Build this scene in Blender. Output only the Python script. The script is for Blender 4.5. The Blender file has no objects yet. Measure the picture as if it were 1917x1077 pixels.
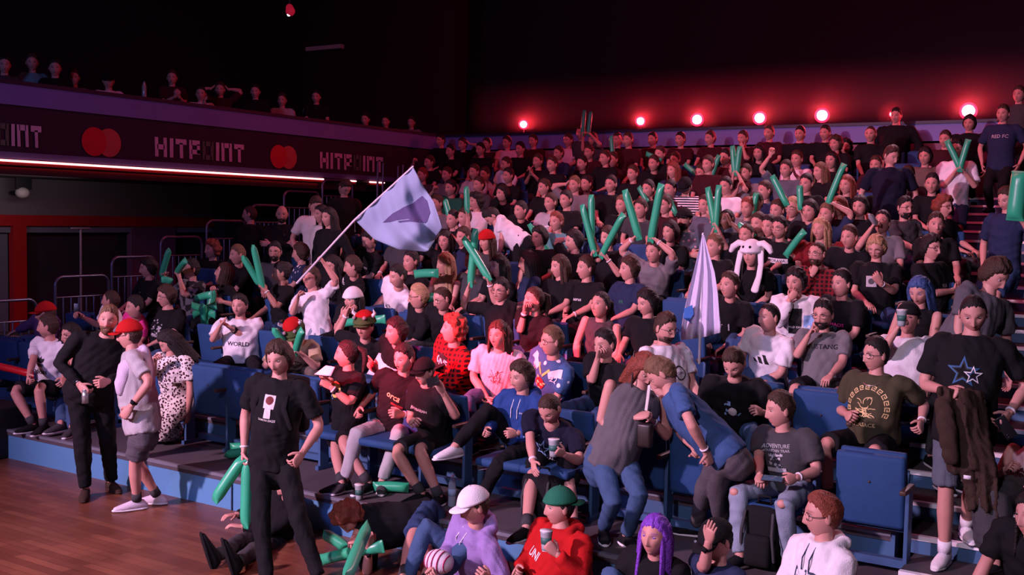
import bpy, bmesh, math, random
import numpy as np
from mathutils import Vector, Matrix
from mathutils.bvhtree import BVHTree
random.seed(7); RNG = np.random.default_rng(7)
SC = bpy.context.scene; COL = SC.collection
# ---------------------------------------------------------------- camera
FPX, PITCH, ROLL, YAW, CAMZ = 2016.3, .06512, .02066, .56762, 2.75
def _basis():
    F = np.array([-math.sin(YAW)*math.cos(PITCH), math.cos(YAW)*math.cos(PITCH), -math.sin(PITCH)])
    R = np.array([math.cos(YAW), math.sin(YAW), 0.]); U = np.cross(R, F)
    return F, R*math.cos(ROLL)+U*math.sin(ROLL), U*math.cos(ROLL)-R*math.sin(ROLL)
CF, CR, CU = _basis(); CO = np.array([0, 0, CAMZ])
cd = bpy.data.cameras.new('camera'); cam = bpy.data.objects.new('camera', cd); COL.objects.link(cam)
cd.sensor_width = 36; cd.lens = FPX/1917*36; cd.clip_end = 200
M = Matrix.Identity(4)
for i in range(3):
    M[i][0], M[i][1], M[i][2], M[i][3] = CR[i], CU[i], -CF[i], CO[i]
cam.matrix_world = M; SC.camera = cam
# ---------------------------------------------------------------- world, lights, exposure
W = bpy.data.worlds.new('world'); SC.world = W; W.use_nodes = True
W.node_tree.nodes['Background'].inputs[0].default_value = (.10, .03, .09, 1)
W.node_tree.nodes['Background'].inputs[1].default_value = .035
SC.view_settings.view_transform = 'Standard'; SC.view_settings.look = 'None'
SC.view_settings.gamma = 1; SC.view_settings.exposure = 0.0; SC.view_settings.use_curve_mapping = False
def lamp(name, kind, loc, target, power, col, size=.5, cone=60, blend=.5):
    l = bpy.data.lights.new(name, kind); l.energy = power; l.color = col
    if kind == 'AREA': l.shape = 'DISK'; l.size = size
    if kind == 'SPOT': l.spot_size = math.radians(cone); l.spot_blend = blend; l.shadow_soft_size = size
    if kind == 'POINT': l.shadow_soft_size = size
    o = bpy.data.objects.new(name, l); COL.objects.link(o); o.location = loc
    o.rotation_euler = (Vector(target)-Vector(loc)).to_track_quat('-Z', 'Y').to_euler()
    return o
lamp('stage_spotlight', 'SPOT', (-10, -5, 6.5), (-5.5, 8.0, .8), 12500, (1, .56, .82), .3, 52, .9)
lamp('stage_wash_light', 'AREA', (-4, -7, 7.5), (-5, 9, 1), 110, (1, .34, .52), 3)
lamp('front_truss_light', 'SPOT', (-2, -3, 7), (-3.5, 7.5, .6), 1900, (.92, .74, 1), .3, 60, .9)
lamp('blue_fill_light', 'AREA', (-7, -3, 6), (-12, 14, 4), 320, (.22, .3, 1), 2)  # blue fill added for the balcony front and the kerb
lamp('balcony_truss_light', 'SPOT', (-3.5, 18, 8.5), (-8, 5, 0), 3400, (1, .55, .72), .15, 60, .6)
lamp('red_beam_light', 'SPOT', (-8.5, 1.0, 5.2), (-5.85, 8.1, 1.5), 30000, (1, .012, .05), .05, 14.5, .9)
lamp('red_ceiling_light', 'AREA', (-6, 12, 9.5), (-5, 16, 3), 380, (1, .06, .14), 5)
lamp('magenta_wash_light', 'SPOT', (-9, -2, 8), (-5, 14.5, 2.6), 2600, (1, .16, .34), .5, 38, .9)
# ---------------------------------------------------------------- pixel helpers (pixel + known plane -> point in the hall)
def ray(x, y): return CF + CR*(x-958.5)/FPX - CU*(y-538.5)/FPX
def PV(x, y, v): r = ray(x, y); return CO + r*v/r[1]
def PU(x, y, u): r = ray(x, y); return CO + r*u/r[0]
def PZ(x, y, z): r = ray(x, y); return CO + r*(z-CAMZ)/r[2]
Zu = np.array([0, 0, 1.])
def nrm(a): return a/max(1e-9, np.linalg.norm(a))
# stand geometry: row k has its deck at LV(k), starting at EDGE(k); seat backs at SB(k); heads near HV(k)
KERB, U0, U1, WALLU, BACKV = 6.87, -13.0, -1.62, -13.7, 18.64
def LV(k): return .32+.25*(k-1)
def EDGE(k): return KERB if k == 1 else 7.80+.95*(k-2)
def SB(k): return 7.65+.95*(k-1)
def HV(k): return 7.5+.95*(k-1)
def UE(v): return U1-.13*max(0, v-7.8)      # the aisle runs at a slight angle
# ---------------------------------------------------------------- materials
MATS = {}
def nodes_of(m):
    m.use_nodes = True; nt = m.node_tree; return nt, nt.nodes['Principled BSDF']
def setin(b, n, v):
    if n in b.inputs: b.inputs[n].default_value = v
def mat(name, col, rough=.7, metal=0., bump=0., bscale=60., emis=None, estr=0., spec=.4, coat=0.):
    if name in MATS: return MATS[name]
    m = bpy.data.materials.new(name); nt, b = nodes_of(m); MATS[name] = m
    setin(b, 'Base Color', (*col, 1)); setin(b, 'Roughness', rough); setin(b, 'Metallic', metal)
    setin(b, 'Specular IOR Level', spec); setin(b, 'Coat Weight', coat)
    tc = nt.nodes.new('ShaderNodeTexCoord'); nz = nt.nodes.new('ShaderNodeTexNoise')
    nz.inputs['Scale'].default_value = bscale; nt.links.new(tc.outputs['Object'], nz.inputs['Vector'])
    if bump:
        bp = nt.nodes.new('ShaderNodeBump'); bp.inputs['Strength'].default_value = bump
        bp.inputs['Distance'].default_value = .01
        nt.links.new(nz.outputs['Fac'], bp.inputs['Height']); nt.links.new(bp.outputs['Normal'], b.inputs['Normal'])
    if emis: setin(b, 'Emission Color', (*emis, 1)); setin(b, 'Emission Strength', estr)
    else:   # slight tone variation
        mx = nt.nodes.new('ShaderNodeMixRGB'); mx.blend_type = 'MULTIPLY'; mx.inputs[0].default_value = .25
        mx.inputs[1].default_value = (*col, 1); n2 = nt.nodes.new('ShaderNodeTexNoise'); n2.inputs['Scale'].default_value = bscale*.12
        nt.links.new(tc.outputs['Object'], n2.inputs['Vector']); nt.links.new(n2.outputs['Fac'], mx.inputs[2])
        nt.links.new(mx.outputs[0], b.inputs['Base Color'])
    return m
CLOTH = dict(black=(.009, .009, .011), white=(.78, .76, .80), grey=(.17, .165, .175), dgrey=(.055, .055, .06), lgrey=(.42, .42, .44), navy=(.02, .03, .075),
    red=(.45, .01, .012), dred=(.16, .012, .016), pink=(.75, .09, .30), beige=(.48, .36, .24), lavender=(.30, .21, .48), blue=(.045, .10, .24), teal=(.10, .28, .30),
    hoodieblue=(.022, .06, .23), olive=(.06, .055, .03), brown=(.045, .028, .02), purple=(.10, .05, .16), jeans=(.05, .10, .20), ljeans=(.24, .30, .38), denim=(.03, .06, .14),
    tan=(.42, .26, .18), green=(.02, .16, .09), cream=(.68, .64, .62), maroon=(.045, .009, .014), khaki=(.14, .11, .09), navydark=(.010, .011, .028), slate=(.10, .12, .15), lblue=(.25, .45, .75), yellow=(.8, .6, .15), gold=(.75, .55, .25), hotpink=(.85, .05, .30), pink2=(.72, .50, .56), brightred=(.7, .01, .01), starblue=(.03, .12, .28), cream2=(.6, .55, .55), dgrey2=(.10, .095, .11), greytank=(.12, .115, .125), lavcloth=(.55, .48, .60), lavwhite=(.66, .6, .68), mottled=(.02, .02, .02), shorts=(.09, .085, .10), trouser=(.09, .08, .09))
def cloth(c, pat=None):
    key = 'cloth_%s_%s' % (c, pat)
    if key in MATS: return MATS[key]
    m = mat(key, CLOTH[c], .88, bump=.35, bscale=130, spec=.15)
    if pat:
        nt = m.node_tree; b = nt.nodes['Principled BSDF']; tc = nt.nodes.new('ShaderNodeTexCoord')
        cr = nt.nodes.new('ShaderNodeValToRGB'); e = cr.color_ramp.elements; base = CLOTH[c]
        if pat in ('stripe', 'plaid'):
            w = nt.nodes.new('ShaderNodeTexWave'); w.wave_type = 'BANDS'; w.bands_direction = 'Z'; w.inputs['Scale'].default_value = 9 if pat == 'stripe' else 7
            nt.links.new(tc.outputs['Object'], w.inputs['Vector']); src = w.outputs['Fac']
            if pat == 'plaid':
                w2 = nt.nodes.new('ShaderNodeTexWave'); w2.bands_direction = 'X'; w2.inputs['Scale'].default_value = 7
                nt.links.new(tc.outputs['Object'], w2.inputs['Vector']); mm = nt.nodes.new('ShaderNodeMath'); mm.operation = 'MULTIPLY'
                nt.links.new(w.outputs['Fac'], mm.inputs[0]); nt.links.new(w2.outputs['Fac'], mm.inputs[1]); src = mm.outputs[0]
            e[0].position = .45; e[1].position = .55; e[0].color = (*base, 1); e[1].color = ((.75, .72, .76, 1) if pat == 'stripe' else (.02, .008, .01, 1))
            if pat == 'plaid': e[0].position = .18; e[1].position = .3
        elif pat in ('floral', 'camo', 'jersey', 'mottle'):
            vo = nt.nodes.new('ShaderNodeTexVoronoi' if pat != 'camo' else 'ShaderNodeTexNoise')
            vo.inputs['Scale'].default_value = dict(floral=38, camo=9, jersey=11, mottle=16)[pat]
            nt.links.new(tc.outputs['Object'], vo.inputs['Vector']); src = vo.outputs[0]
            e[0].color = dict(floral=(.05, .018, .022, 1), camo=(.02, .02, .02, 1), jersey=(.75, .73, .78, 1), mottle=(.5, .28, .32, 1))[pat]
            e[1].color = (*base, 1); e[0].position = dict(floral=.40, camo=.46, jersey=.20, mottle=.2)[pat]; e[1].position = e[0].position+.06
        nt.links.new(src, cr.inputs[0]); nt.links.new(cr.outputs[0], b.inputs['Base Color'])
    return m
HAIRC = dict(k=(.008, .006, .006), b=(.03, .016, .010), n=(.10, .055, .03), y=(.28, .17, .09), r=(.13, .030, .018), g=(.16, .15, .15), p=(.13, .035, .33), bl=(.03, .06, .16))
def hairmat(c):
    if 'hair_'+c in MATS: return MATS['hair_'+c]
    m = mat('hair_'+c, HAIRC[c], .6, bump=.9, bscale=110, spec=.3); nt = m.node_tree
    mx = [n for n in nt.nodes if n.type == 'MIX_RGB'][0]; mx.inputs[0].default_value = .75; mx.inputs[1].default_value = tuple(min(1, q*2.2) for q in HAIRC[c])+(1,)
    n2 = mx.inputs[2].links[0].from_node; n2.inputs['Scale'].default_value = 45; n2.inputs['Detail'].default_value = 4
    return m
SKIN = [(.50, .245, .205), (.36, .17, .125), (.17, .08, .055)]
def skinmat(s, hc):
    key = 'skin_%d_%s' % (s, hc)
    if key in MATS: return MATS[key]
    m = bpy.data.materials.new(key); nt, b = nodes_of(m); MATS[key] = m
    at = nt.nodes.new('ShaderNodeAttribute'); at.attribute_name = 'feature'
    sp = nt.nodes.new('ShaderNodeSeparateColor'); nt.links.new(at.outputs['Color'], sp.inputs[0])
    prev = None; base = SKIN[s]
    for i, c in enumerate(((base[0]*.75, base[1]*.42, base[2]*.45), HAIRC[hc], (.42, .36, .36))):
        mx = nt.nodes.new('ShaderNodeMixRGB'); nt.links.new(sp.outputs[i], mx.inputs[0])
        mx.inputs[1].default_value = (*base, 1); mx.inputs[2].default_value = (*c, 1)
        if prev: nt.links.new(prev, mx.inputs[1])
        prev = mx.outputs[0]
    nt.links.new(prev, b.inputs['Base Color']); setin(b, 'Roughness', .55); setin(b, 'Specular IOR Level', .35)
    return m
# ---------------------------------------------------------------- geometry collector
class G:
    def __init__(s): s.v = []; s.f = []; s.n = 0; s.c = []; s.m = []
    def add(s, v, f, c=None, mi=0):
        v = np.asarray(v, float).reshape(-1, 3); s.v.append(v)
        for q in f: s.f.append(tuple(int(i)+s.n for i in q)); s.m.append(mi)
        s.c.append(np.zeros((len(v), 3)) if c is None else c); s.n += len(v)
    def tube(s, P, R, ref=None, seg=10, round_=True, mi=0, ends=(1, 1)):
        P = np.asarray(P, float); R = np.asarray(R, float)
        if R.ndim == 1: R = np.stack([R, R], 1)
        T = np.gradient(P, axis=0); T /= np.linalg.norm(T, axis=1)[:, None]+1e-12
        if ref is None: ref = Zu if abs(T[0][2]) < .8 else np.array([1., 0, 0])
        a = np.linspace(0, 2*np.pi, seg, endpoint=False); rings = []
        x = np.asarray(ref, float)
        def ring(p, t, r, x):
            x = x-t*(x@t); x = nrm(x); y = np.cross(t, x)
            return p+np.outer(np.cos(a)*r[0], x)+np.outer(np.sin(a)*r[1], y), x
        if round_ and ends[0]:
            for k, o in ((.5, .85), (.85, .5)): rg, _ = ring(P[0]-T[0]*R[0].mean()*o, T[0], R[0]*k, x); rings.append(rg)
        for i in range(len(P)): rg, x = ring(P[i], T[i], R[i], x); rings.append(rg)
        if round_ and ends[1]:
            for k, o in ((.85, .5), (.5, .85)): rg, _ = ring(P[-1]+T[-1]*R[-1].mean()*o, T[-1], R[-1]*k, x); rings.append(rg)
        V = np.concatenate(rings); n = len(rings); f = []
        for i in range(n-1):
            for j in range(seg):
                k = (j+1) % seg; f.append((i*seg+j, i*seg+k, (i+1)*seg+k, (i+1)*seg+j))
        f.append(tuple(range(seg-1, -1, -1))); f.append(tuple((n-1)*seg+j for j in range(seg)))
        s.add(V, f, mi=mi)
    def ell(s, c, r, ax=None, seg=12, rings=8, col=None, mi=0):
        th = np.linspace(0, np.pi, rings+1)[1:-1]; ph = np.linspace(0, 2*np.pi, seg, endpoint=False)
        D = [(0, 0, 1)]+[(math.sin(t)*math.cos(p), math.sin(t)*math.sin(p), math.cos(t)) for t in th for p in ph]+[(0, 0, -1)]
        D = np.array(D); V = D*np.asarray(r)
        if ax is not None: V = V@np.asarray(ax)
        f = [(0, 1+j, 1+(j+1) % seg) for j in range(seg)]; m = rings-1
        for i in range(m-1):
            for j in range(seg): k = (j+1) % seg; f.append((1+i*seg+j, 1+(i+1)*seg+j, 1+(i+1)*seg+k, 1+i*seg+k))
        L = len(D)-1; f += [(L, 1+(m-1)*seg+(j+1) % seg, 1+(m-1)*seg+j) for j in range(seg)]
        s.add(V+np.asarray(c), f, None if col is None else np.tile(col, (len(V), 1)), mi)
        return D
    def box(s, c, h, ax=None, mi=0, bev=0.):
        c = np.asarray(c, float); h = np.asarray(h, float); A = np.eye(3) if ax is None else np.asarray(ax)
        bv = bev; 
        if bv <= 0:
            V = np.array([(x, y, z) for x in (-1, 1) for y in (-1, 1) for z in (-1, 1)])*h
            f = [(0, 1, 3, 2), (4, 6, 7, 5), (0, 4, 5, 1), (2, 3, 7, 6), (0, 2, 6, 4), (1, 5, 7, 3)]
            s.add(c+V@A, f, mi=mi); return
        bm = bmesh.new(); bmesh.ops.create_cube(bm, size=2)
        for v in bm.verts: v.co = Vector(np.array(v.co)*h)
        bmesh.ops.bevel(bm, geom=bm.edges[:], offset=bv, segments=2, profile=.6, affect='EDGES')
        V = np.array([v.co[:] for v in bm.verts]); f = [[v.index for v in q.verts] for q in bm.faces]; bm.free()
        s.add(c+V@A, f, mi=mi)
    def quad(s, pts, mi=0): s.add(pts, [tuple(range(len(pts)))], mi=mi)
    def mesh(s, name, feat=False, smooth=True, off=None):
        me = bpy.data.meshes.new(name); V = np.concatenate(s.v)
        if off is not None: V = V-off
        me.from_pydata(V.tolist(), [], s.f)
        if any(s.m): me.polygons.foreach_set('material_index', s.m)
        if smooth: me.polygons.foreach_set('use_smooth', [True]*len(me.polygons))
        if feat:
            a = me.color_attributes.new('feature', 'FLOAT_COLOR', 'POINT'); C = np.ones((len(V), 4)); C[:, :3] = np.concatenate(s.c)
            a.data.foreach_set('color', C.ravel())
        me.update(); return me
def put(name, me, mats, parent=None, loc=None):
    o = bpy.data.objects.new(name, me); COL.objects.link(o)
    for m in (mats if isinstance(mats, (list, tuple)) else [mats]): me.materials.append(m)
    if parent: o.parent = parent
    if loc is not None: o.location = loc
    return o
def tag(o, label, cat, group=None, kind=None):
    if label: o['label'] = label
    if cat: o['category'] = cat
    if group: o['group'] = group
    if kind: o['kind'] = kind
    return o
def empty(name, loc, label=None, cat=None, group=None, kind=None):
    o = bpy.data.objects.new(name, None); COL.objects.link(o); o.location = loc; o.empty_display_size = .1
    return tag(o, label, cat, group, kind)
def sbox(name, x0, x1, y0, y1, z0, z1, m, parent=None, kind='structure', bev=0.):
    g = G(); g.box(((x0+x1)/2, (y0+y1)/2, (z0+z1)/2), ((x1-x0)/2, (y1-y0)/2, (z1-z0)/2), bev=bev)
    o = put(name, g.mesh(name, smooth=False), m, parent)
    if not parent and kind: o['kind'] = kind
    return o
# ================================================================ the hall
def wood_floor():
    m = bpy.data.materials.new('parquet'); nt, b = nodes_of(m); MATS['parquet'] = m
    tc = nt.nodes.new('ShaderNodeTexCoord'); br = nt.nodes.new('ShaderNodeTexBrick')
    mp = nt.nodes.new('ShaderNodeMapping'); nt.links.new(tc.outputs['Object'], mp.inputs[0]); nt.links.new(mp.outputs[0], br.inputs['Vector'])
    br.inputs['Scale'].default_value = 1; br.inputs['Brick Width'].default_value = .62; br.inputs['Row Height'].default_value = .085
    br.inputs['Mortar Size'].default_value = .002; br.inputs['Color1'].default_value = (.27, .105, .055, 1); br.inputs['Color2'].default_value = (.17, .058, .032, 1)
    br.inputs['Mortar'].default_value = (.07, .025, .015, 1); br.inputs['Bias'].default_value = 0
    nz = nt.nodes.new('ShaderNodeTexNoise'); nz.inputs['Scale'].default_value = 2.2; nt.links.new(tc.outputs['Object'], nz.inputs['Vector'])
    mx = nt.nodes.new('ShaderNodeMixRGB'); mx.blend_type = 'MULTIPLY'; mx.inputs[0].default_value = .6
    nt.links.new(br.outputs['Color'], mx.inputs[1]); nt.links.new(nz.outputs['Fac'], mx.inputs[2]); nt.links.new(mx.outputs[0], b.inputs['Base Color'])
    setin(b, 'Roughness', .38); setin(b, 'Specular IOR Level', .4)
    return m
g = G(); g.quad([(-22, -9, 0), (8, -9, 0), (8, 22, 0), (-22, 22, 0)])
tag(put('floor', g.mesh('floor', smooth=False), wood_floor()), None, None, kind='structure')
mblack = mat('dark_wall', (.016, .007, .014), .9, bump=.1, bscale=4)
mceil = mat('dark_ceiling', (.012, .008, .016), .9)
sbox('wall_back', -22, 8, 23.0, 23.2, 0, 11, mat('back_wall', (.010, .006, .018), .9, bump=.1, bscale=3))
sbox('wall_left', -20.2, -20, -9, 23, 3.3, 11, mblack)
sbox('ceiling', -22, 8, -9, 23.2, 11, 11.2, mceil)
sbox('trim_1', -20, -15.2, 21.0, 21.6, 4, 11, mat('pilaster', (.03, .008, .008), .9))
mriser = mat('riser_blue_shaded', (.045, .12, .24), .55, bump=.05, bscale=12)  # same blue as the kerb, darkened for the shade in the stand
mkerb = mat('kerb_blue_lit', (.09, .26, .46), .55, bump=.05, bscale=12)  # same blue as the risers, lightened for the light on the front
mcarpet = mat('deck_carpet', (.075, .060, .072), .95, bump=.3, bscale=200)
medge = mat('deck_edge', (.28, .30, .36), .4, .5)
mnose = mat('step_nosing', (.88, .87, .92), .4, spec=.5)
mband = mat('balcony_band', (.18, .20, .52), .6, bump=.03, bscale=5)
mbanner = mat('banner_cloth', (.035, .015, .035), .8, bump=.08, bscale=8)
for k in range(1, 13):
    y0 = EDGE(k); y1 = EDGE(k+1) if k < 12 else BACKV; XR = UE(y1) if k > 1 else 1.6
    o = sbox('floor_tier', U0, XR, y0, y1+.02, LV(k)-.06, LV(k), mcarpet); o['kind'] = 'structure'
    f = sbox('riser_panel', U0, XR, y0+.01, y0+.05, LV(k)-.32 if k == 1 else LV(k)-.25, LV(k)-.01, mkerb if k == 1 else mriser, o)
    e = sbox('edge_strip', U0, XR, y0-.008, y0+.03, LV(k)-.025, LV(k)+.003, medge, o)
    sbox('side_panel', U0-.05, U0, y0, y1, 0, LV(k), mriser, o); sbox('side_panel', XR, XR+.03, y0, y1, 0, LV(k), mriser, o) if k > 1 else None
    if k == 1:
        for ux in (-11.55, -9.2, -7.4, -5, -2.6): sbox('panel_joint', ux, ux+.012, y0-.003, y0+.02, 0, .3, mat('joint', (.01, .02, .05), .8), o)
# aisle steps on the far side of the seats
mdeck = mat('aisle_deck', (.05, .045, .055), .9, bump=.2, bscale=150)
for i in range(0, 23):
    z = .445+.125*i; y = 7.37+.475*i; xa = UE(y+.3)-(.10 if i > 1 else -.035); xb = UE(y)+1.22
    o = sbox('floor_aisle_step', xa, xb, y, y+.52, z-.125, z, mdeck)
    sbox('step_riser', xa, xb, y-.006, y, z-.125, z-.03, mriser, o)
    sbox('step_nosing', xa, xb, y-.02, y+.028, z-.028, z+.004, mnose, o)
# block beyond the aisle
for k in range(2, 13):
    o = sbox('floor_tier_far', UE(EDGE(k))+1.23, 6, EDGE(k), EDGE(k+1)+.02 if k < 12 else BACKV, LV(k)-.06, LV(k), mcarpet)
    sbox('riser_panel', UE(EDGE(k))+1.23, 6, EDGE(k)+.01, EDGE(k)+.05, LV(k)-.25, LV(k)-.01, mriser, o)
# left balcony
T, Bn, E0 = 4.448, 4.138, 3.377
sbox('floor_balcony', -20, WALLU-.1, -4, 20, 3.2, 3.36, mblack)
sbox('wall_balcony_fascia', WALLU-.12, WALLU-.04, -4, BACKV, 3.36, Bn+.02, mbanner)
sbox('trim_2', WALLU-.14, WALLU, -4, BACKV+.1, Bn, T-.03, mband)
sbox('trim_3', WALLU-.2, WALLU+.03, -4, BACKV+.1, T-.03, T+.02, mat('rail_cap', (.02, .02, .05), .5))
sbox('trim_4', WALLU-.1, WALLU+.02, -4, BACKV, E0+.03, E0+.12, mat('lower_band', (.09, .09, .24), .6))
# back balcony
sbox('trim_5', WALLU-.1, 6, BACKV, BACKV+.12, Bn, T-.03, mband)
sbox('trim_6', WALLU-.1, 6, BACKV-.03, BACKV+.2, T-.03, T+.02, MATS['rail_cap'])
sbox('wall_back_lower', WALLU, 6, BACKV+.02, BACKV+.1, 2.8, Bn, mat('back_panel', (.24, .13, .19), .8, bump=.05, bscale=6))
sbox('floor_back_balcony', WALLU-.1, 6, BACKV+.12, 23, 3.9, 4.0, mblack)
sbox('trim_7', WALLU-.1, 6, BACKV+.02, BACKV+.04, Bn-.035, Bn, mat('dark_line', (.02, .02, .06), .7))
# led strips
mled = mat('led_red', (1, .3, .3), .5, emis=(1, .30, .30), estr=5.5)
def led(y0, y1, lab):
    g = G(); g.tube([(WALLU+.035, y0, E0), (WALLU+.035, y1, E0)], [.014, .014], seg=8)
    hs_ = empty('led_strip', (WALLU+.03, (y0+y1)/2, E0), lab, 'light strip', 'red light strips under the balcony')
    put('light_tube', g.mesh('light_tube', off=np.array(hs_.location)), mled, hs_)
    g = G(); g.box((WALLU+.01, (y0+y1)/2, E0-.035), (.02, (y1-y0)/2, .02)); put('channel', g.mesh('channel', smooth=False, off=np.array(hs_.location)), mat('channel_red', (.30, .015, .015), .5), hs_)
va = PU(605, 336, WALLU+.03)[1]
led(-3, va, 'long glowing red light strip under the balcony banner')
led(PU(648, 339, WALLU+.03)[1], PU(666, 340, WALLU+.03)[1], 'short red light strip piece under the third banner lettering')
led(PU(692, 341, WALLU+.03)[1], PU(719, 343, WALLU+.03)[1], 'red light strip piece beside the waved flag')
for i, (a, b_) in enumerate(((-2, 4), (4, 9.5), (9.5, va))):
    l = bpy.data.lights.new('led_glow', 'AREA'); l.shape = 'RECTANGLE'; l.size = .05; l.size_y = b_-a; l.energy = 7*(b_-a)/5; l.color = (1, .04, .04)
    o = bpy.data.objects.new('led_glow', l); COL.objects.link(o); o.location = (WALLU-.1, (a+b_)/2, E0-.08); o.rotation_euler = (0, math.radians(-20), 0)
# recess under the balcony
RU = -15.6
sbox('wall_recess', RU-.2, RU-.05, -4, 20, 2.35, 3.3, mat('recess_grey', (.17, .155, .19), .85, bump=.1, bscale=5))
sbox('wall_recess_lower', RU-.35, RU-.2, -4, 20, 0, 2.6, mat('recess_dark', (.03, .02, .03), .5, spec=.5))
zb1, zb0 = PU(0, 402, RU)[2], PU(0, 423, RU)[2]
mred = mat('red_paint', (.40, .008, .010), .5, bump=.03)
sbox('trim_8', RU-.1, RU, -4, PU(420, 410, RU)[1], zb0, zb1, mred)
for x0, x1 in ((24, 49), (-90, -60)):
    sbox('trim_9', RU-.1, RU+.02, PU(x0, 500, RU)[1], PU(x1, 500, RU)[1], 0, zb0+.01, mred)
mpk = mat('rose_panel', (.16, .05, .09), .8)
sbox('wall_rose_panel', RU-.15, RU-.02, PU(248, 500, RU)[1], PU(330, 500, RU)[1], 0, zb0, mpk)
mgd = mat('grey_door_strip', (.12, .12, .14), .6)
sbox('door_1', RU-.18, RU-.1, PU(4, 500, RU)[1], PU(22, 500, RU)[1], 0, zb0, mgd)
sbox('trim_10', RU-.05, RU+.3, PU(400, 500, RU)[1], PU(400, 500, RU)[1]+.3, 0, 3.3, mat('dark_post', (.015, .012, .02), .8))
l = bpy.data.lights.new('recess_fill', 'AREA'); l.shape = 'RECTANGLE'; l.size = .1; l.size_y = 7; l.energy = 26; l.color = (1, .72, .82)  # added fill that brightens the recess wall, no fitting stands here
o = bpy.data.objects.new('recess_fill', l); COL.objects.link(o); o.location = (WALLU-.25, 6.5, 3.12); o.rotation_euler = (0, math.radians(62), 0)
p = PZ(12, 862, 0); r = empty('floor_speaker', p, 'black speaker cabinet standing on the wooden floor at the end of the blue kerb', 'speaker')
g = G(); g.box(p+[-.35, .1, .28], (.28, .26, .28), bev=.02); put('cabinet', g.mesh('cabinet', off=p), mat('cabinet_black', (.012, .012, .014), .7), r)
g = G(); g.box(p+[-.35, -.165, .28], (.24, .01, .24), bev=.006); put('grille', g.mesh('grille', off=p), mat('grille_black', (.02, .02, .022), .9, bump=.5, bscale=200), r)
p = PV(22, 720, 8.6); r = empty('flight_case', p, 'black flight case with metal edges left of the front row, beside the barrier', 'case')
g = G(); g.box(p+[-.1, .3, .25], (.4, .3, .42), bev=.015); put('case_body', g.mesh('case_body', off=p), MATS['cabinet_black'], r)
g = G(); [g.box(p+[-.1, -.005, .25+s*.41], (.41, .01, .015)) for s in (-1, 1)]; put('edge_trim', g.mesh('edge_trim', off=p), mat('edge_metal', (.2, .2, .22), .4, .7), r)
# banner lettering, hung on the balcony front (built flat: it is print)
BX = WALLU-.035
def bquad(g, pts):   # pts = (v, z) on the banner
    n = len(pts); a = [(BX+.006, p[0], p[1]) for p in pts]; g.add(a, [tuple(range(n))])
mlet = mat('banner_print_lilac', (.62, .46, .62), .7); mgr = mat('banner_print_green', (.10, .13, .10), .7)
LET = {'H': [(0, 0, .28, 1), (.72, 0, 1, 1), (.2, .38, .8, .64)], 'I': [(0, 0, .3, 1)], 'T': [(0, .72, 1, 1), (.36, 0, .66, .8)],
       'P': [(0, 0, .28, 1), (.2, .74, 1, 1), (.72, .3, 1, .8), (.2, .26, 1, .5)], 'O': [(0, 0, .28, 1), (.72, 0, 1, 1), (.2, .74, .8, 1), (.2, 0, .8, .26)],
       'N': [(0, 0, .28, 1), (.72, 0, 1, 1), (.2, .74, .8, 1)]}
def word(x0, x1, yc0, h, txt, label):
    v0, v1 = PU(x0, yc0, WALLU)[1], PU(x1, yc0, WALLU)[1]; z0 = 3.58; r = empty('banner_lettering', (BX, (v0+v1)/2, z0), label, 'lettering', 'white block lettering on the balcony banner')
    W_ = dict(H=1, I=.3, T=.95, P=.95, O=1., N=1.); tot = sum(W_[c] for c in txt)+.22*(len(txt)-1); s = (v1-v0)/tot; v = v0
    for i, c in enumerate(txt):
        g = G()
        for a in LET[c]:
            w = W_[c]*s/(1. if c != 'I' else .3)
            q = [(v+a[0]*w, z0+a[1]*h), (v+a[2]*w, z0+a[1]*h), (v+a[2]*w, z0+a[3]*h), (v+a[0]*w, z0+a[3]*h)]
            if c == 'H' or c == 'T' or c == 'P' or c == 'N': q = [(p[0]+(p[1]-z0)*-.03, p[1]) for p in q]
            g.add([(BX+.004+.0015*i, p[0], p[1]) for p in q], [(0, 1, 2, 3)])
        put('letter', g.mesh('letter', smooth=False, off=np.array(r.location)), mgr if (c == 'O') else mlet, r)
        v += (W_[c]+.22)*s
hh = .30
word(293, 459, 275, hh, 'HITPOINT', 'white word lettering HITPOINT with its dim green O, complete between two red discs')
word(602, 719, 300, hh, 'HITPOINT', 'white word lettering HITPOINT nearest the back corner of the balcony')
va_, vb_ = PU(-102, 235, WALLU)[1], PU(80, 245, WALLU)[1]
word(-98, 80, 245, hh, 'HITPOINT', 'white banner lettering cut by the picture edge, only its ending in view')
def discs(x0, x1, yc, label):
    v0, v1 = PU(x0, yc, WALLU)[1], PU(x1, yc, WALLU)[1]; w = v1-v0; R_ = w*.31; r = empty('banner_logo', (BX, (v0+v1)/2, 3.73), label, 'logo')
    for i, (cx, col) in enumerate(((v0+R_, 'disc_red'), (v1-R_, 'disc_coral'))):
        g = G(); g.add([(BX+.006+.004*(1-i), cx+R_*math.cos(t), 3.73+R_*math.sin(t)) for t in np.linspace(0, 2*np.pi, 40, endpoint=False)], [tuple(range(40))])
        put('disc', g.mesh('disc', smooth=False, off=np.array(r.location)), mat(col, (.62, .008, .03) if i == 0 else (.55, .09, .08), .6), r)
discs(155, 229, 260, 'two overlapping red discs printed on the banner, the larger looking pair')
discs(508, 558, 288, 'two overlapping red discs printed between the two complete banner words')
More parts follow.
